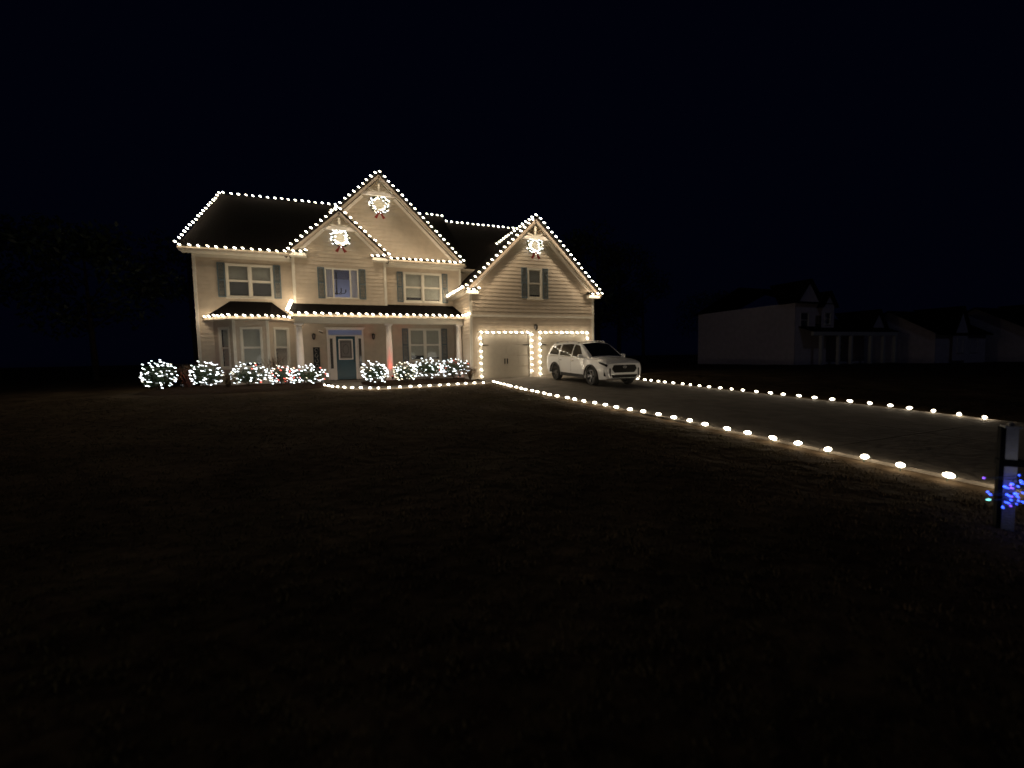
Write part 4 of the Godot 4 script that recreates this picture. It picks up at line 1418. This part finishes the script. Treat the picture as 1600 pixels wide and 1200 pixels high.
func suv():
	var C := thing("parked_car", "white seven-seat SUV with black grille parked before the right garage door", "car", "", Vector3(10.82, level(0, 7.0) + 0.032, 7.05))
	C.rotation.x = 0.030
	C.scale = Vector3(0.955, 0.975, 1.0)
	var zs := steps_of(-2.5, 2.36, 96)
	var vs := [0.0, 0.25, 0.5, 0.75, 1.0, 1.3, 1.6, 1.85, 2.0, 2.15, 2.5, 2.85, 3.0, 3.15, 3.4, 3.7, 4.0]
	var st := skin_patch(zs, vs, [-1.0, 1.0])
	for z in [-2.5, 2.36]:   # close the two ends
		var ring := []
		for side in [1.0, -1.0]:
			for k in vs.size():
				ring.append(skin(z, vs[k] if side > 0.0 else vs[vs.size() - 1 - k], side))
		face(st, ring, Vector3(0, 0, signf(z)))
	part(C, "body", st, M.paint)
	var un := tool()
	box(un, Vector3(-0.80, 0.27, -1.0), Vector3(0.80, 0.40, 1.0))
	box(un, Vector3(-0.62, 0.30, -2.35), Vector3(0.62, 0.62, 2.30))
	part(C, "underbody", un, M.car_plastic)
	# glass
	part(C, "windshield", slope_patch([1.22, 3.12, 1.22, 4.0], [0.36, 3.10, 0.36, 4.0], 1.0, 0.006), M.car_glass)
	C.get_child(C.get_child_count() - 1).name = "windshield"
	part(C, "windshield", slope_patch([1.22, 3.12, 1.22, 4.0], [0.36, 3.10, 0.36, 4.0], -1.0, 0.006), M.car_glass)
	for side in [-1.0, 1.0]:
		part(C, "front_side_window", slope_patch([-0.02, 2.10, 0.98, 2.10], [-0.02, 2.90, 0.36, 2.88], side, 0.006), M.car_glass)
		part(C, "rear_side_window", slope_patch([-1.10, 2.12, -0.10, 2.10], [-1.10, 2.88, -0.10, 2.90], side, 0.006), M.car_glass)
		part(C, "quarter_window", slope_patch([-2.12, 2.20, -1.24, 2.14], [-1.98, 2.80, -1.24, 2.86], side, 0.006), M.car_glass)
		part(C, "rear_window", slope_patch([-2.455, 3.05, -2.455, 4.0], [-2.20, 3.05, -2.20, 4.0], side, 0.006, 6), M.car_glass)
		# chrome line under the windows, cladding, seams, handles
		var ch := tool()
		var lst := skin(-2.15, 2.06, side)
		for z in steps_of(-2.1, 1.1, 16):
			var p := skin(z, 2.06, side) + skin_normal(z, 2.06, side) * 0.008
			beam(ch, lst, p, 0.012, 0.022)
			lst = p
		part(C, "window_trim", ch, M.chrome)
		var cl := skin_patch(steps_of(-0.99, 0.99, 12), [0.0, 0.14, 0.30], [side], 0.010)
		part(C, "sill_cladding", cl, M.car_plastic)
		for w in [-1.475, 1.475]:
			var ar := tool()
			var n := 20
			var last := Vector3.ZERO
			for k in n + 1:
				var a := PI * k / n
				var x: float = car_at(w)[3] + 0.004
				var p := Vector3(side * x, 0.37 + sin(a) * 0.445, w + cos(a) * 0.445)
				if k > 0:
					beam(ar, last, p, 0.045, 0.045, Vector3(side, 0, 0))
				last = p
			part(C, "wheel_arch", ar, M.car_plastic)
			# dark liner
			var ln := tool()
			for k in 16:
				var a := PI * k / 16.0
				var b := PI * (k + 1) / 16.0
				face(ln, [Vector3(side * 0.95, 0.37 + sin(a) * 0.44, w + cos(a) * 0.44), Vector3(side * 0.95, 0.37 + sin(b) * 0.44, w + cos(b) * 0.44), Vector3(side * 0.60, 0.37 + sin(b) * 0.44, w + cos(b) * 0.44), Vector3(side * 0.60, 0.37 + sin(a) * 0.44, w + cos(a) * 0.44)], Vector3.DOWN)
			part(C, "wheel_well", ln, M.car_black)
		for z in [0.98, -0.06, -1.12]:
			var sm := tool()
			var l2 := skin(z, 0.34, side)
			for v in [0.6, 0.9, 1.2, 1.5, 1.8, 2.0]:
				var zz: float = z if z > -1.0 else z + (0.0 if v > 1.4 else 0.12)
				var p := skin(zz, v, side) + skin_normal(zz, v, side) * 0.001
				beam(sm, l2, p, 0.004, 0.007, Vector3.BACK)
				l2 = p
			part(C, "door_seam", sm, M.car_black)
		for z in [0.12, -0.92]:
			var hd := tool()
			var p := skin(z, 1.62, side) + Vector3(side * 0.022, 0, 0)
			beam(hd, p + Vector3(0, 0, -0.10), p + Vector3(0, 0.004, 0.10), 0.022, 0.030)
			part(C, "door_handle", hd, M.chrome)
		var mi := tool()
		var mp := skin(0.86, 2.12, side) + Vector3(side * 0.14, 0.06, 0)
		lathe(mi, [Vector2(0, -0.085), Vector2(0.085, -0.075), Vector2(0.125, -0.02), Vector2(0.12, 0.05), Vector2(0.07, 0.09), Vector2(0, 0.095)], Transform3D(Basis().scaled(Vector3(1.0, 0.95, 0.62)), mp), 14)
		beam(mi, mp + Vector3(-side * 0.16, -0.06, 0), mp + Vector3(-side * 0.05, -0.03, 0), 0.06, 0.05)
		part(C, "wing_mirror", mi, M.paint)
		var rl := tool()
		var l3 := skin(-1.9, 3.06, side) + Vector3(0, 0.035, 0)
		for z in steps_of(-1.85, 0.15, 10):
			var p := skin(z, 3.06, side) + Vector3(0, 0.055 if z < 0.05 else 0.03, 0)
			beam(rl, l3, p, 0.035, 0.025)
			l3 = p
		for z in [-1.8, -0.85, 0.1]:
			var p := skin(z, 3.06, side)
			box(rl, p + Vector3(-0.015, -0.02, -0.05), p + Vector3(0.015, 0.045, 0.05))
		part(C, "roof_rail", rl, M.alloy)
		# lights
		var dr := slope_patch([2.0, 1.72, 2.33, 1.55], [1.92, 1.95, 2.35, 1.90], side, 0.006, 8)
		part(C, "running_light", dr, M.car_black)
		var hl := tool()
		for k in [[0.60, 0.62, 0.075], [0.60, 0.49, 0.055]]:
			lathe(hl, [Vector2(0, 0.045), Vector2(k[2] * 0.6, 0.035), Vector2(k[2], 0.0), Vector2(k[2], -0.05)], Transform3D(Basis(Vector3.UP, side * 0.45) * Basis(Vector3.RIGHT, PI / 2), Vector3(side * 0.74, k[1], 2.29)), 14)
		part(C, "headlight", hl, M.car_lamp)
		var sr := tool()
		obox(sr, Transform3D(Basis(Vector3.UP, side * 0.52), Vector3(side * 0.735, 0.56, 2.265)), Vector3(0.26, 0.30, 0.13))
		part(C, "headlight_housing", sr, M.car_black)
		var tl := slope_patch([-2.46, 1.70, -2.30, 1.74], [-2.46, 2.40, -2.36, 2.35], side, 0.008, 6)
		part(C, "tail_light", tl, M.tail)
	# front: grille with mesh bars, emblem, lower intake, skid plate
	var gr := tool()
	extrude(gr, [Vector3(-0.50, 0.83, 2.355), Vector3(0.50, 0.83, 2.355), Vector3(0.58, 0.68, 2.355), Vector3(0.46, 0.54, 2.355), Vector3(-0.46, 0.54, 2.355), Vector3(-0.58, 0.68, 2.355)], Vector3(0, 0, 0.018))
	var g := part(C, "grille", gr, M.car_black)
	var gb := tool()
	for r in 5:
		for k in 13:
			var x := -0.48 + 0.08 * k + (0.04 if r % 2 else 0.0)
			if absf(x) > 0.50:
				continue
			obox(gb, Transform3D(Basis(Vector3.BACK, 0.785), Vector3(x, 0.585 + r * 0.052, 2.377)), Vector3(0.026, 0.026, 0.012))
	part(g, "grille_mesh", gb, M.car_black, true)
	var em := tool()
	for k in 18:
		var a := TAU * k / 18.0
		var b := TAU * (k + 1) / 18.0
		beam(em, Vector3(0.085 * cos(a), 0.755 + 0.045 * sin(a), 2.385), Vector3(0.085 * cos(b), 0.755 + 0.045 * sin(b), 2.385), 0.012, 0.014, Vector3.BACK)
	for x in [-0.035, 0.035]:
		beam(em, Vector3(x - 0.012, 0.722, 2.385), Vector3(x + 0.012, 0.788, 2.385), 0.012, 0.014, Vector3.BACK)
	beam(em, Vector3(-0.035, 0.750, 2.385), Vector3(0.035, 0.760, 2.385), 0.012, 0.012, Vector3.BACK)
	part(C, "emblem", em, M.far_trim)
	var it := tool()
	extrude(it, [Vector3(-0.62, 0.46, 2.335), Vector3(0.62, 0.46, 2.335), Vector3(0.54, 0.34, 2.335), Vector3(-0.54, 0.34, 2.335)], Vector3(0, 0, 0.035))
	part(C, "lower_intake", it, M.dark)
	var sk := tool()
	extrude(sk, [Vector3(-0.60, 0.335, 2.23), Vector3(0.60, 0.335, 2.23), Vector3(0.56, 0.315, 2.37), Vector3(-0.56, 0.315, 2.37)], Vector3(0, -0.035, 0))
	part(C, "skid_plate", sk, M.car_plastic)
	# wheels
	for side in [-1.0, 1.0]:
		for w in [-1.475, 1.475]:
			var W := Transform3D(Basis(Vector3.BACK, -side * PI / 2), Vector3(side * 0.845, 0.37, w))
			var ty := tool()
			lathe(ty, [Vector2(0.255, -0.115), Vector2(0.34, -0.12), Vector2(0.372, -0.085), Vector2(0.375, 0.075), Vector2(0.345, 0.115), Vector2(0.258, 0.112)], W, 28)
			var wh := part(C, "wheel", ty, M.rubber)
			var rim := tool()
			lathe(rim, [Vector2(0.262, 0.105), Vector2(0.245, 0.108), Vector2(0.235, 0.06), Vector2(0.22, -0.09)], W, 28)
			for k in 10:
				var a := TAU * k / 10.0 + (0.10 if k % 2 else -0.10)
				var p0 := W * Vector3(cos(a) * 0.05, 0.080, sin(a) * 0.05)
				var p1 := W * Vector3(cos(a) * 0.245, 0.095, sin(a) * 0.245)
				beam(rim, p0, p1, 0.030, 0.022, Vector3(side, 0, 0))
			lathe(rim, [Vector2(0.07, 0.07), Vector2(0.06, 0.10), Vector2(0.0, 0.105)], W, 14)
			part(wh, "rim", rim, M.alloy)
			var bk := tool()
			lathe(bk, [Vector2(0.22, -0.02), Vector2(0.0, -0.02)], W, 20)
			part(wh, "brake_disc", bk, M.car_black)

# ------------------------------------------------------------------ mailbox at the kerb, with blue lights
func mailbox():
	var y := level(6.36, 20.8)
	var B := thing("mailbox", "pale square mailbox post with black collar at the street end of the drive", "mailbox", "", Vector3(6.37, y, 20.79))
	B.rotation.y = 0.64
	var st := tool()
	box(st, Vector3(-0.038, -0.2, -0.038), Vector3(0.038, 0.555, 0.038))
	part(B, "post", st, M.post)
	var col := tool()
	box(col, Vector3(-0.052, 0.558, -0.072), Vector3(0.052, 0.612, 0.072))
	part(B, "collar", col, M.box_metal)
	var up := tool()
	box(up, Vector3(-0.036, 0.615, -0.036), Vector3(0.036, 0.885, 0.036))
	part(B, "post_head", up, M.post)
	var cp := tool()
	obox(cp, Transform3D(Basis(), Vector3(0, 0.893, 0)), Vector3(0.10, 0.016, 0.10))
	lathe(cp, [Vector2(0.012, 0.90), Vector2(0.02, 0.915), Vector2(0.012, 0.93), Vector2(0.0, 0.935)], Transform3D(), 10)
	part(B, "cap", cp, M.post)
	var side := tool()
	box(side, Vector3(-0.034, -0.2, -0.066), Vector3(0.038, 0.89, -0.0395))  # black strip standing in for the shaded side of the post
	part(B, "side_shade", side, M.box_metal)
	# the box itself on its arm, toward the street
	var ar := tool()
	box(ar, Vector3(-0.03, 0.560, 0.044), Vector3(0.03, 0.61, 0.60))
	part(B, "arm", ar, M.box_metal)
	var bx := tool()
	var prof := [Vector2(-0.085, 0.0)]
	for k in 9:
		var a := PI - PI * k / 8.0
		prof.append(Vector2(cos(a) * 0.085, 0.115 + sin(a) * 0.085))
	prof.append(Vector2(0.085, 0.0))
	var ring := []
	for q in prof:
		ring.append(Vector3(q.x, 0.612 + q.y, 0.16))
	extrude(bx, ring, Vector3(0, 0, 0.46))
	part(B, "letter_box", bx, M.box_metal)
	# tangle of blue lights looped round the post
	var L := thing("light_string", "tangled string of small blue lights looped round the mailbox post", "string lights", "", Vector3(6.37, y, 20.79))
	var cab := tool()
	var beads := [tool(), tool(), tool()]
	var last := Vector3.ZERO
	for k in 74:
		var t := k / 73.0
		var across := 0.17 + 0.17 * sin(t * TAU * 6.3) + 0.03 * sin(t * 91.0)
		if k % 18 == 5:
			across = -0.19 + 0.05 * sin(k * 1.7)
		var p := Vector3(0.93, 0, 0.37) * across + Vector3(-0.95, 0, 0.31) * (0.10 + 0.05 * sin(t * 57.0)) + Vector3(0, 0.24 + 0.25 * t + 0.05 * sin(t * 40.0), 0)
		if k > 0:
			tube(cab, last, p, 0.003, 0.003, 4, false)
		last = p
		if k % 6 != 2:
			var c := 1 if k % 7 == 3 else 2 if k % 11 == 5 else 0
			pod(beads[c], p, 0.0085)
	part(L, "cable", cab, M.cable)
	part(L, "blue_bulb", beads[0], M.mini_blue, true)
	part(L, "violet_bulb", beads[1], M.mini_violet, true)
	part(L, "green_bulb", beads[2], M.mini_green, true)
	omni(L, Vector3(-0.20, 0.52, 0.26), lin(0.92, 0.90, 1.0), 0.010, 0.08)  # added near-white fill that brightens the post, not one of the blue bulbs

# ------------------------------------------------------------------ houses farther off
func neighbours():
	var N := thing("house_far", "dim pale two-storey house with columned porch, on the next lot right", "house", "", Vector3(41.0, -0.35, -5.0))
	N.name = "neighbour_house"
	var X := Vector3.RIGHT
	var Z := Vector3.BACK
	var F: Material = M.far_siding
	siding(N, "siding", Vector3(0, -0.4, -11.8), Z, -X, [Vector2(0, 0), Vector2(11.8, 0), Vector2(11.8, 6.4), Vector2(0, 6.4)], [], F, 0.2)
	siding(N, "siding", Vector3(0, -0.4, 0), X, Z, [Vector2(0, 0), Vector2(4.6, 0), Vector2(4.6, 6.4), Vector2(0, 6.4)], [[0.75, 4.0, 1.95, 5.5], [2.9, 4.1, 3.8, 5.2]], F, 0.2)
	siding(N, "siding", Vector3(4.6, -0.4, -1.6), X, Z, [Vector2(0, 0), Vector2(9.0, 0), Vector2(9.0, 3.4), Vector2(0, 3.4)], [[0.9, 0.4, 1.9, 2.6], [4.0, 1.0, 5.4, 2.6]], F, 0.2)
	siding(N, "siding", Vector3(4.6, -0.4, -11.8), Z, X, [Vector2(0, 3.0), Vector2(11.8, 3.0), Vector2(11.8, 6.4), Vector2(0, 6.4)], [], F, 0.2)
	siding(N, "siding", Vector3(13.6, -0.4, -11.8), Z, X, [Vector2(0, 0), Vector2(10.2, 0), Vector2(10.2, 3.4), Vector2(0, 3.4)], [], F, 0.2)
	siding(N, "siding", Vector3(0, -0.4, -11.8), X, -Z, [Vector2(0, 0), Vector2(13.6, 0), Vector2(13.6, 3.4), Vector2(0, 3.4)], [], F, 0.2)
	# gables
	siding(N, "gable", Vector3(0.2, 0, 0.0), X, Z, [Vector2(0, 6.05), Vector2(3.2, 6.05), Vector2(1.6, 8.15)], [], F, 0.2)
	siding(N, "gable", Vector3(3.2, 0, 0.35), X, Z, [Vector2(0, 3.5), Vector2(1.9, 3.5), Vector2(1.9, 5.7), Vector2(0.95, 7.05), Vector2(0, 5.7)], [[0.5, 3.9, 1.4, 5.1]], F, 0.2)
	siding(N, "gable", Vector3(10.9, 0, 0.2), X, Z, [Vector2(0, 3.3), Vector2(3.0, 3.3), Vector2(1.5, 5.5)], [], F, 0.2)
	slab(N, [Vector3(-0.35, 5.98, 0.4), Vector3(4.9, 5.98, 0.4), Vector3(4.9, 8.3, -5.9), Vector3(-0.35, 8.3, -5.9)], 0.1)
	slab(N, [Vector3(-0.35, 5.98, -12.2), Vector3(4.9, 5.98, -12.2), Vector3(4.9, 8.3, -5.903), Vector3(-0.35, 8.3, -5.903)], 0.1)
	for g in [[1.8, 8.25, 1.9, 6.0, 0.35, -4.0], [4.15, 7.15, 1.15, 5.6, 0.7, -3.0], [12.4, 5.6, 1.8, 3.2, 0.55, -4.0]]:
		for s in [-1.0, 1.0]:
			slab(N, [Vector3(g[0] + s * 0.002, g[1], g[4]), Vector3(g[0] + s * g[2], g[3], g[4]), Vector3(g[0] + s * g[2], g[3], g[5] * 0.4), Vector3(g[0] + s * 0.002, g[1], g[5])], 0.09)
	slab(N, [Vector3(0.5, 3.25, 1.4), Vector3(13.9, 3.25, 1.4), Vector3(13.9, 4.3, -1.55), Vector3(0.5, 4.3, -1.55)], 0.09, "porch_roof")
	slab(N, [Vector3(4.65, 4.3, -1.56), Vector3(13.9, 4.3, -1.56), Vector3(13.9, 5.2, -5.5), Vector3(4.65, 5.2, -5.5)], 0.09)
	slab(N, [Vector3(4.65, 3.2, -12.1), Vector3(13.9, 3.2, -12.1), Vector3(13.9, 5.2, -5.503), Vector3(4.65, 5.2, -5.503)], 0.09)
	board(N, "porch_beam", Vector3(0.6, 2.98, 1.25), Vector3(13.8, 2.98, 1.25), 0.25, 0.36, M.far_trim)
	for x in [1.9, 4.4, 6.3, 9.4, 11.5, 13.5]:
		var c := tool()
		box(c, Vector3(x - 0.13, -0.2, 1.12), Vector3(x + 0.13, 2.8, 1.38))
		part(N, "porch_column", c, M.far_trim)
	var fl := tool()
	box(fl, Vector3(0.6, -0.5, 0.0), Vector3(13.7, 0.0, 1.5))
	part(N, "porch_floor", fl, M.concrete)
	window(N, Vector3(0.75, 3.6, 0), X, Z, 1.2, 1.5, 1, 0.0, M.far_trim)
	window(N, Vector3(3.7, 3.9, 0.35), X, Z, 0.9, 1.2, 1, 0.0, M.far_trim)
	window(N, Vector3(8.6, 0.6, -1.6), X, Z, 1.4, 1.6, 2, 0.0, M.far_trim)
	var dr := tool()
	box(dr, Vector3(5.5, 0.0, -1.66), Vector3(6.5, 2.2, -1.58))
	part(N, "door", dr, M.shutter)
	var far := [[Vector3(58, -0.3, -2.0), 1.0, "barely visible low house with a steep gable, beyond the columned neighbour house"], [Vector3(72.0, -0.3, 0.0), 1.1, "barely visible gabled house at the far right edge of the street"]]
	for f in far:
		var h := thing("far_house", f[2], "house", "unlit houses down the street", f[0])
		h.scale = Vector3.ONE * f[1]
		siding(h, "siding", Vector3(0, -0.5, 0), X, Z, [Vector2(0, 0), Vector2(10, 0), Vector2(10, 3.4), Vector2(0, 3.4)], [], F, 0.3)
		siding(h, "siding", Vector3(0, -0.5, -8), Z, -X, [Vector2(0, 0), Vector2(8, 0), Vector2(8, 3.4), Vector2(4, 6.0), Vector2(0, 3.4)], [], F, 0.3)
		siding(h, "gable", Vector3(2.5, 0, 0.3), X, Z, [Vector2(0, 0), Vector2(3.0, 0), Vector2(3.0, 3.0), Vector2(1.5, 5.6), Vector2(0, 3.0)], [], F, 0.3)
		slab(h, [Vector3(-0.4, 2.8, 0.5), Vector3(10.4, 2.8, 0.5), Vector3(10.4, 5.6, -4), Vector3(-0.4, 5.6, -4)])
		slab(h, [Vector3(-0.4, 2.8, -8.5), Vector3(10.4, 2.8, -8.5), Vector3(10.4, 5.6, -4.003), Vector3(-0.4, 5.6, -4.003)])
		for s in [-1.0, 1.0]:
			slab(h, [Vector3(4.0 + s * 0.002, 5.75, 0.6), Vector3(4.0 + s * 1.8, 2.75, 0.6), Vector3(4.0 + s * 1.8, 2.75, 0.0), Vector3(4.0 + s * 0.002, 5.75, -3.8)])
		window(h, Vector3(3.4, 0.8, 0.3), X, Z, 1.2, 1.5, 1, 0.0, M.far_trim)
		window(h, Vector3(6.8, 0.8, 0.0), X, Z, 1.6, 1.5, 2, 0.0, M.far_trim)

# ------------------------------------------------------------------ trees
func tree(label: String, at: Vector3, h: float, w: float, group: String):
	var t := thing("tree", label, "tree", group, at)
	var tr := tool()
	var lean := Vector3(rng.randf_range(-0.3, 0.3), 0, rng.randf_range(-0.3, 0.3))
	tube(tr, Vector3(0, -0.3, 0), Vector3(0, h * 0.45, 0) + lean, h * 0.020, h * 0.013, 9, false)
	tube(tr, Vector3(0, h * 0.45, 0) + lean, Vector3(0, h * 0.93, 0) + lean * 1.6, h * 0.013, h * 0.003, 8, false)
	var clumps := []
	for k in 13:
		var y := h * rng.randf_range(0.32, 0.93)
		var a := rng.randf() * TAU
		var reach := w * 0.5 * rng.randf_range(0.35, 0.95) * sin(clampf((y / h - 0.18) / 0.86, 0.05, 1.0) * PI)
		var tip := Vector3(cos(a) * reach, y + reach * 0.25, sin(a) * reach) + lean
		tube(tr, Vector3(0, y - reach * 0.35, 0) + lean, tip, h * 0.006, h * 0.002, 5, false)
		clumps.append(tip)
	clumps.append(Vector3(0, h * 0.94, 0) + lean * 1.6)
	part(t, "trunk", tr, M.bark)
	var fo := tool()
	for c in clumps:
		var r := w * rng.randf_range(0.13, 0.24)
		leaf_blob(fo, c, Vector3(r, r * 0.8, r), 210, 0.20, Color(0.035, 0.050, 0.022))
	part(t, "crown", fo, M.leaf, true)

func trees():
	var g := "dark trees behind the houses"
	for s in [[20.0, -17.0, 13.0, 8.0, "dark tree nearest behind the garage's right side"], [26.5, -19.0, 15.0, 9.0, "dark broad tree right of the garage, left of the neighbour house"], [31.5, -24.0, 17.5, 10.0, "tallest dark tree between the garage and the neighbour house"], [39.0, -30.0, 17.0, 11.0, "dark tree rising behind the left part of the neighbour house"], [24.0, -30.0, 18.0, 10.0, "dark tree farther back beyond the garage roof's right slope"], [50.0, -38.0, 15.0, 12.0, "dark tree behind the neighbour house's tall gable"], [64.0, -36.0, 12.0, 12.0, "dark tree far right behind the low distant house"], [-14.0, -13.0, 9.5, 8.0, "dark tree just left of the house, behind the leftmost shrub"], [-21.0, -17.0, 11.0, 9.0, "dark tree second left from the house"], [-30.0, -14.0, 11.0, 10.0, "dark tree at the far left edge of the yard"], [-12.0, -26.0, 12.0, 9.0, "dark tree back beyond the left roof end"]]:
		tree(s[4], Vector3(s[0], level(s[0], s[1]) - 0.1, s[1]), s[2], s[3], g)

# ------------------------------------------------------------------ dormant lawn
func lawn_grass():
	var st := tool()
	for k in 7:
		var a := TAU * k / 7.0 + rng.randf()
		var p := Vector3(cos(a), 0, sin(a)) * rng.randf() * 0.06
		var d := Vector3(cos(a * 2.3), 0, sin(a * 2.3))
		var s := Vector3(-d.z, 0, d.x) * 0.0035
		var tip := p + d * rng.randf_range(0.01, 0.035) + Vector3(0, rng.randf_range(0.012, 0.030), 0)
		var n := (Vector3.UP + d * 0.5).normalized()
		tri(st, p - s, p + s, tip, n, n, n)
	var mesh := st.commit()
	var mm := MultiMesh.new()
	mm.transform_format = MultiMesh.TRANSFORM_3D
	mm.use_colors = true
	mm.mesh = mesh
	var xf := []
	var cols := []
	var patch := FastNoiseLite.new()
	patch.seed = 5
	patch.frequency = 0.25
	for k in 130000:
		var z: float = 22.0 - 17.5 * pow(rng.randf(), 1.25)
		var x := rng.randf_range(-13.0, 18.0)
		if x > 6.85 + 0.6 * clampf((z - 10.0) / 9.0, 0.0, 1.0) and x < 13.45:
			continue
		if z < 6.3 and x < 7.0 and x > 0.2:
			continue
		if z < 5.0 and x < 7.0 and x > -6.2:
			continue
		if z > 21.9:
			continue
		var s := rng.randf_range(0.6, 1.25)
		xf.append(Transform3D(Basis(Vector3.UP, rng.randf() * TAU).scaled(Vector3(s, s * rng.randf_range(0.6, 1.3), s)), Vector3(x, lawn_level(x, z) - 0.004, z)))
		var t := rng.randf_range(0.6, 1.3) * (1.0 + 0.5 * patch.get_noise_2d(x, z))
		var green := clampf(0.25 + patch.get_noise_2d(x + 90.0, z) * 0.8, 0.0, 1.0)
		cols.append(Color(0.078, 0.057, 0.036).lerp(Color(0.043, 0.045, 0.020), green) * t)
	mm.instance_count = xf.size()
	for k in xf.size():
		mm.set_instance_transform(k, xf[k])
		mm.set_instance_color(k, cols[k])
	var o := MultiMeshInstance3D.new()
	o.name = "grass"
	o.multimesh = mm
	o.material_override = M.grass
	add_child(o)
	tag(o, "short brown dormant grass covering the front lawn", "grass")
	o.set_meta("kind", "stuff")
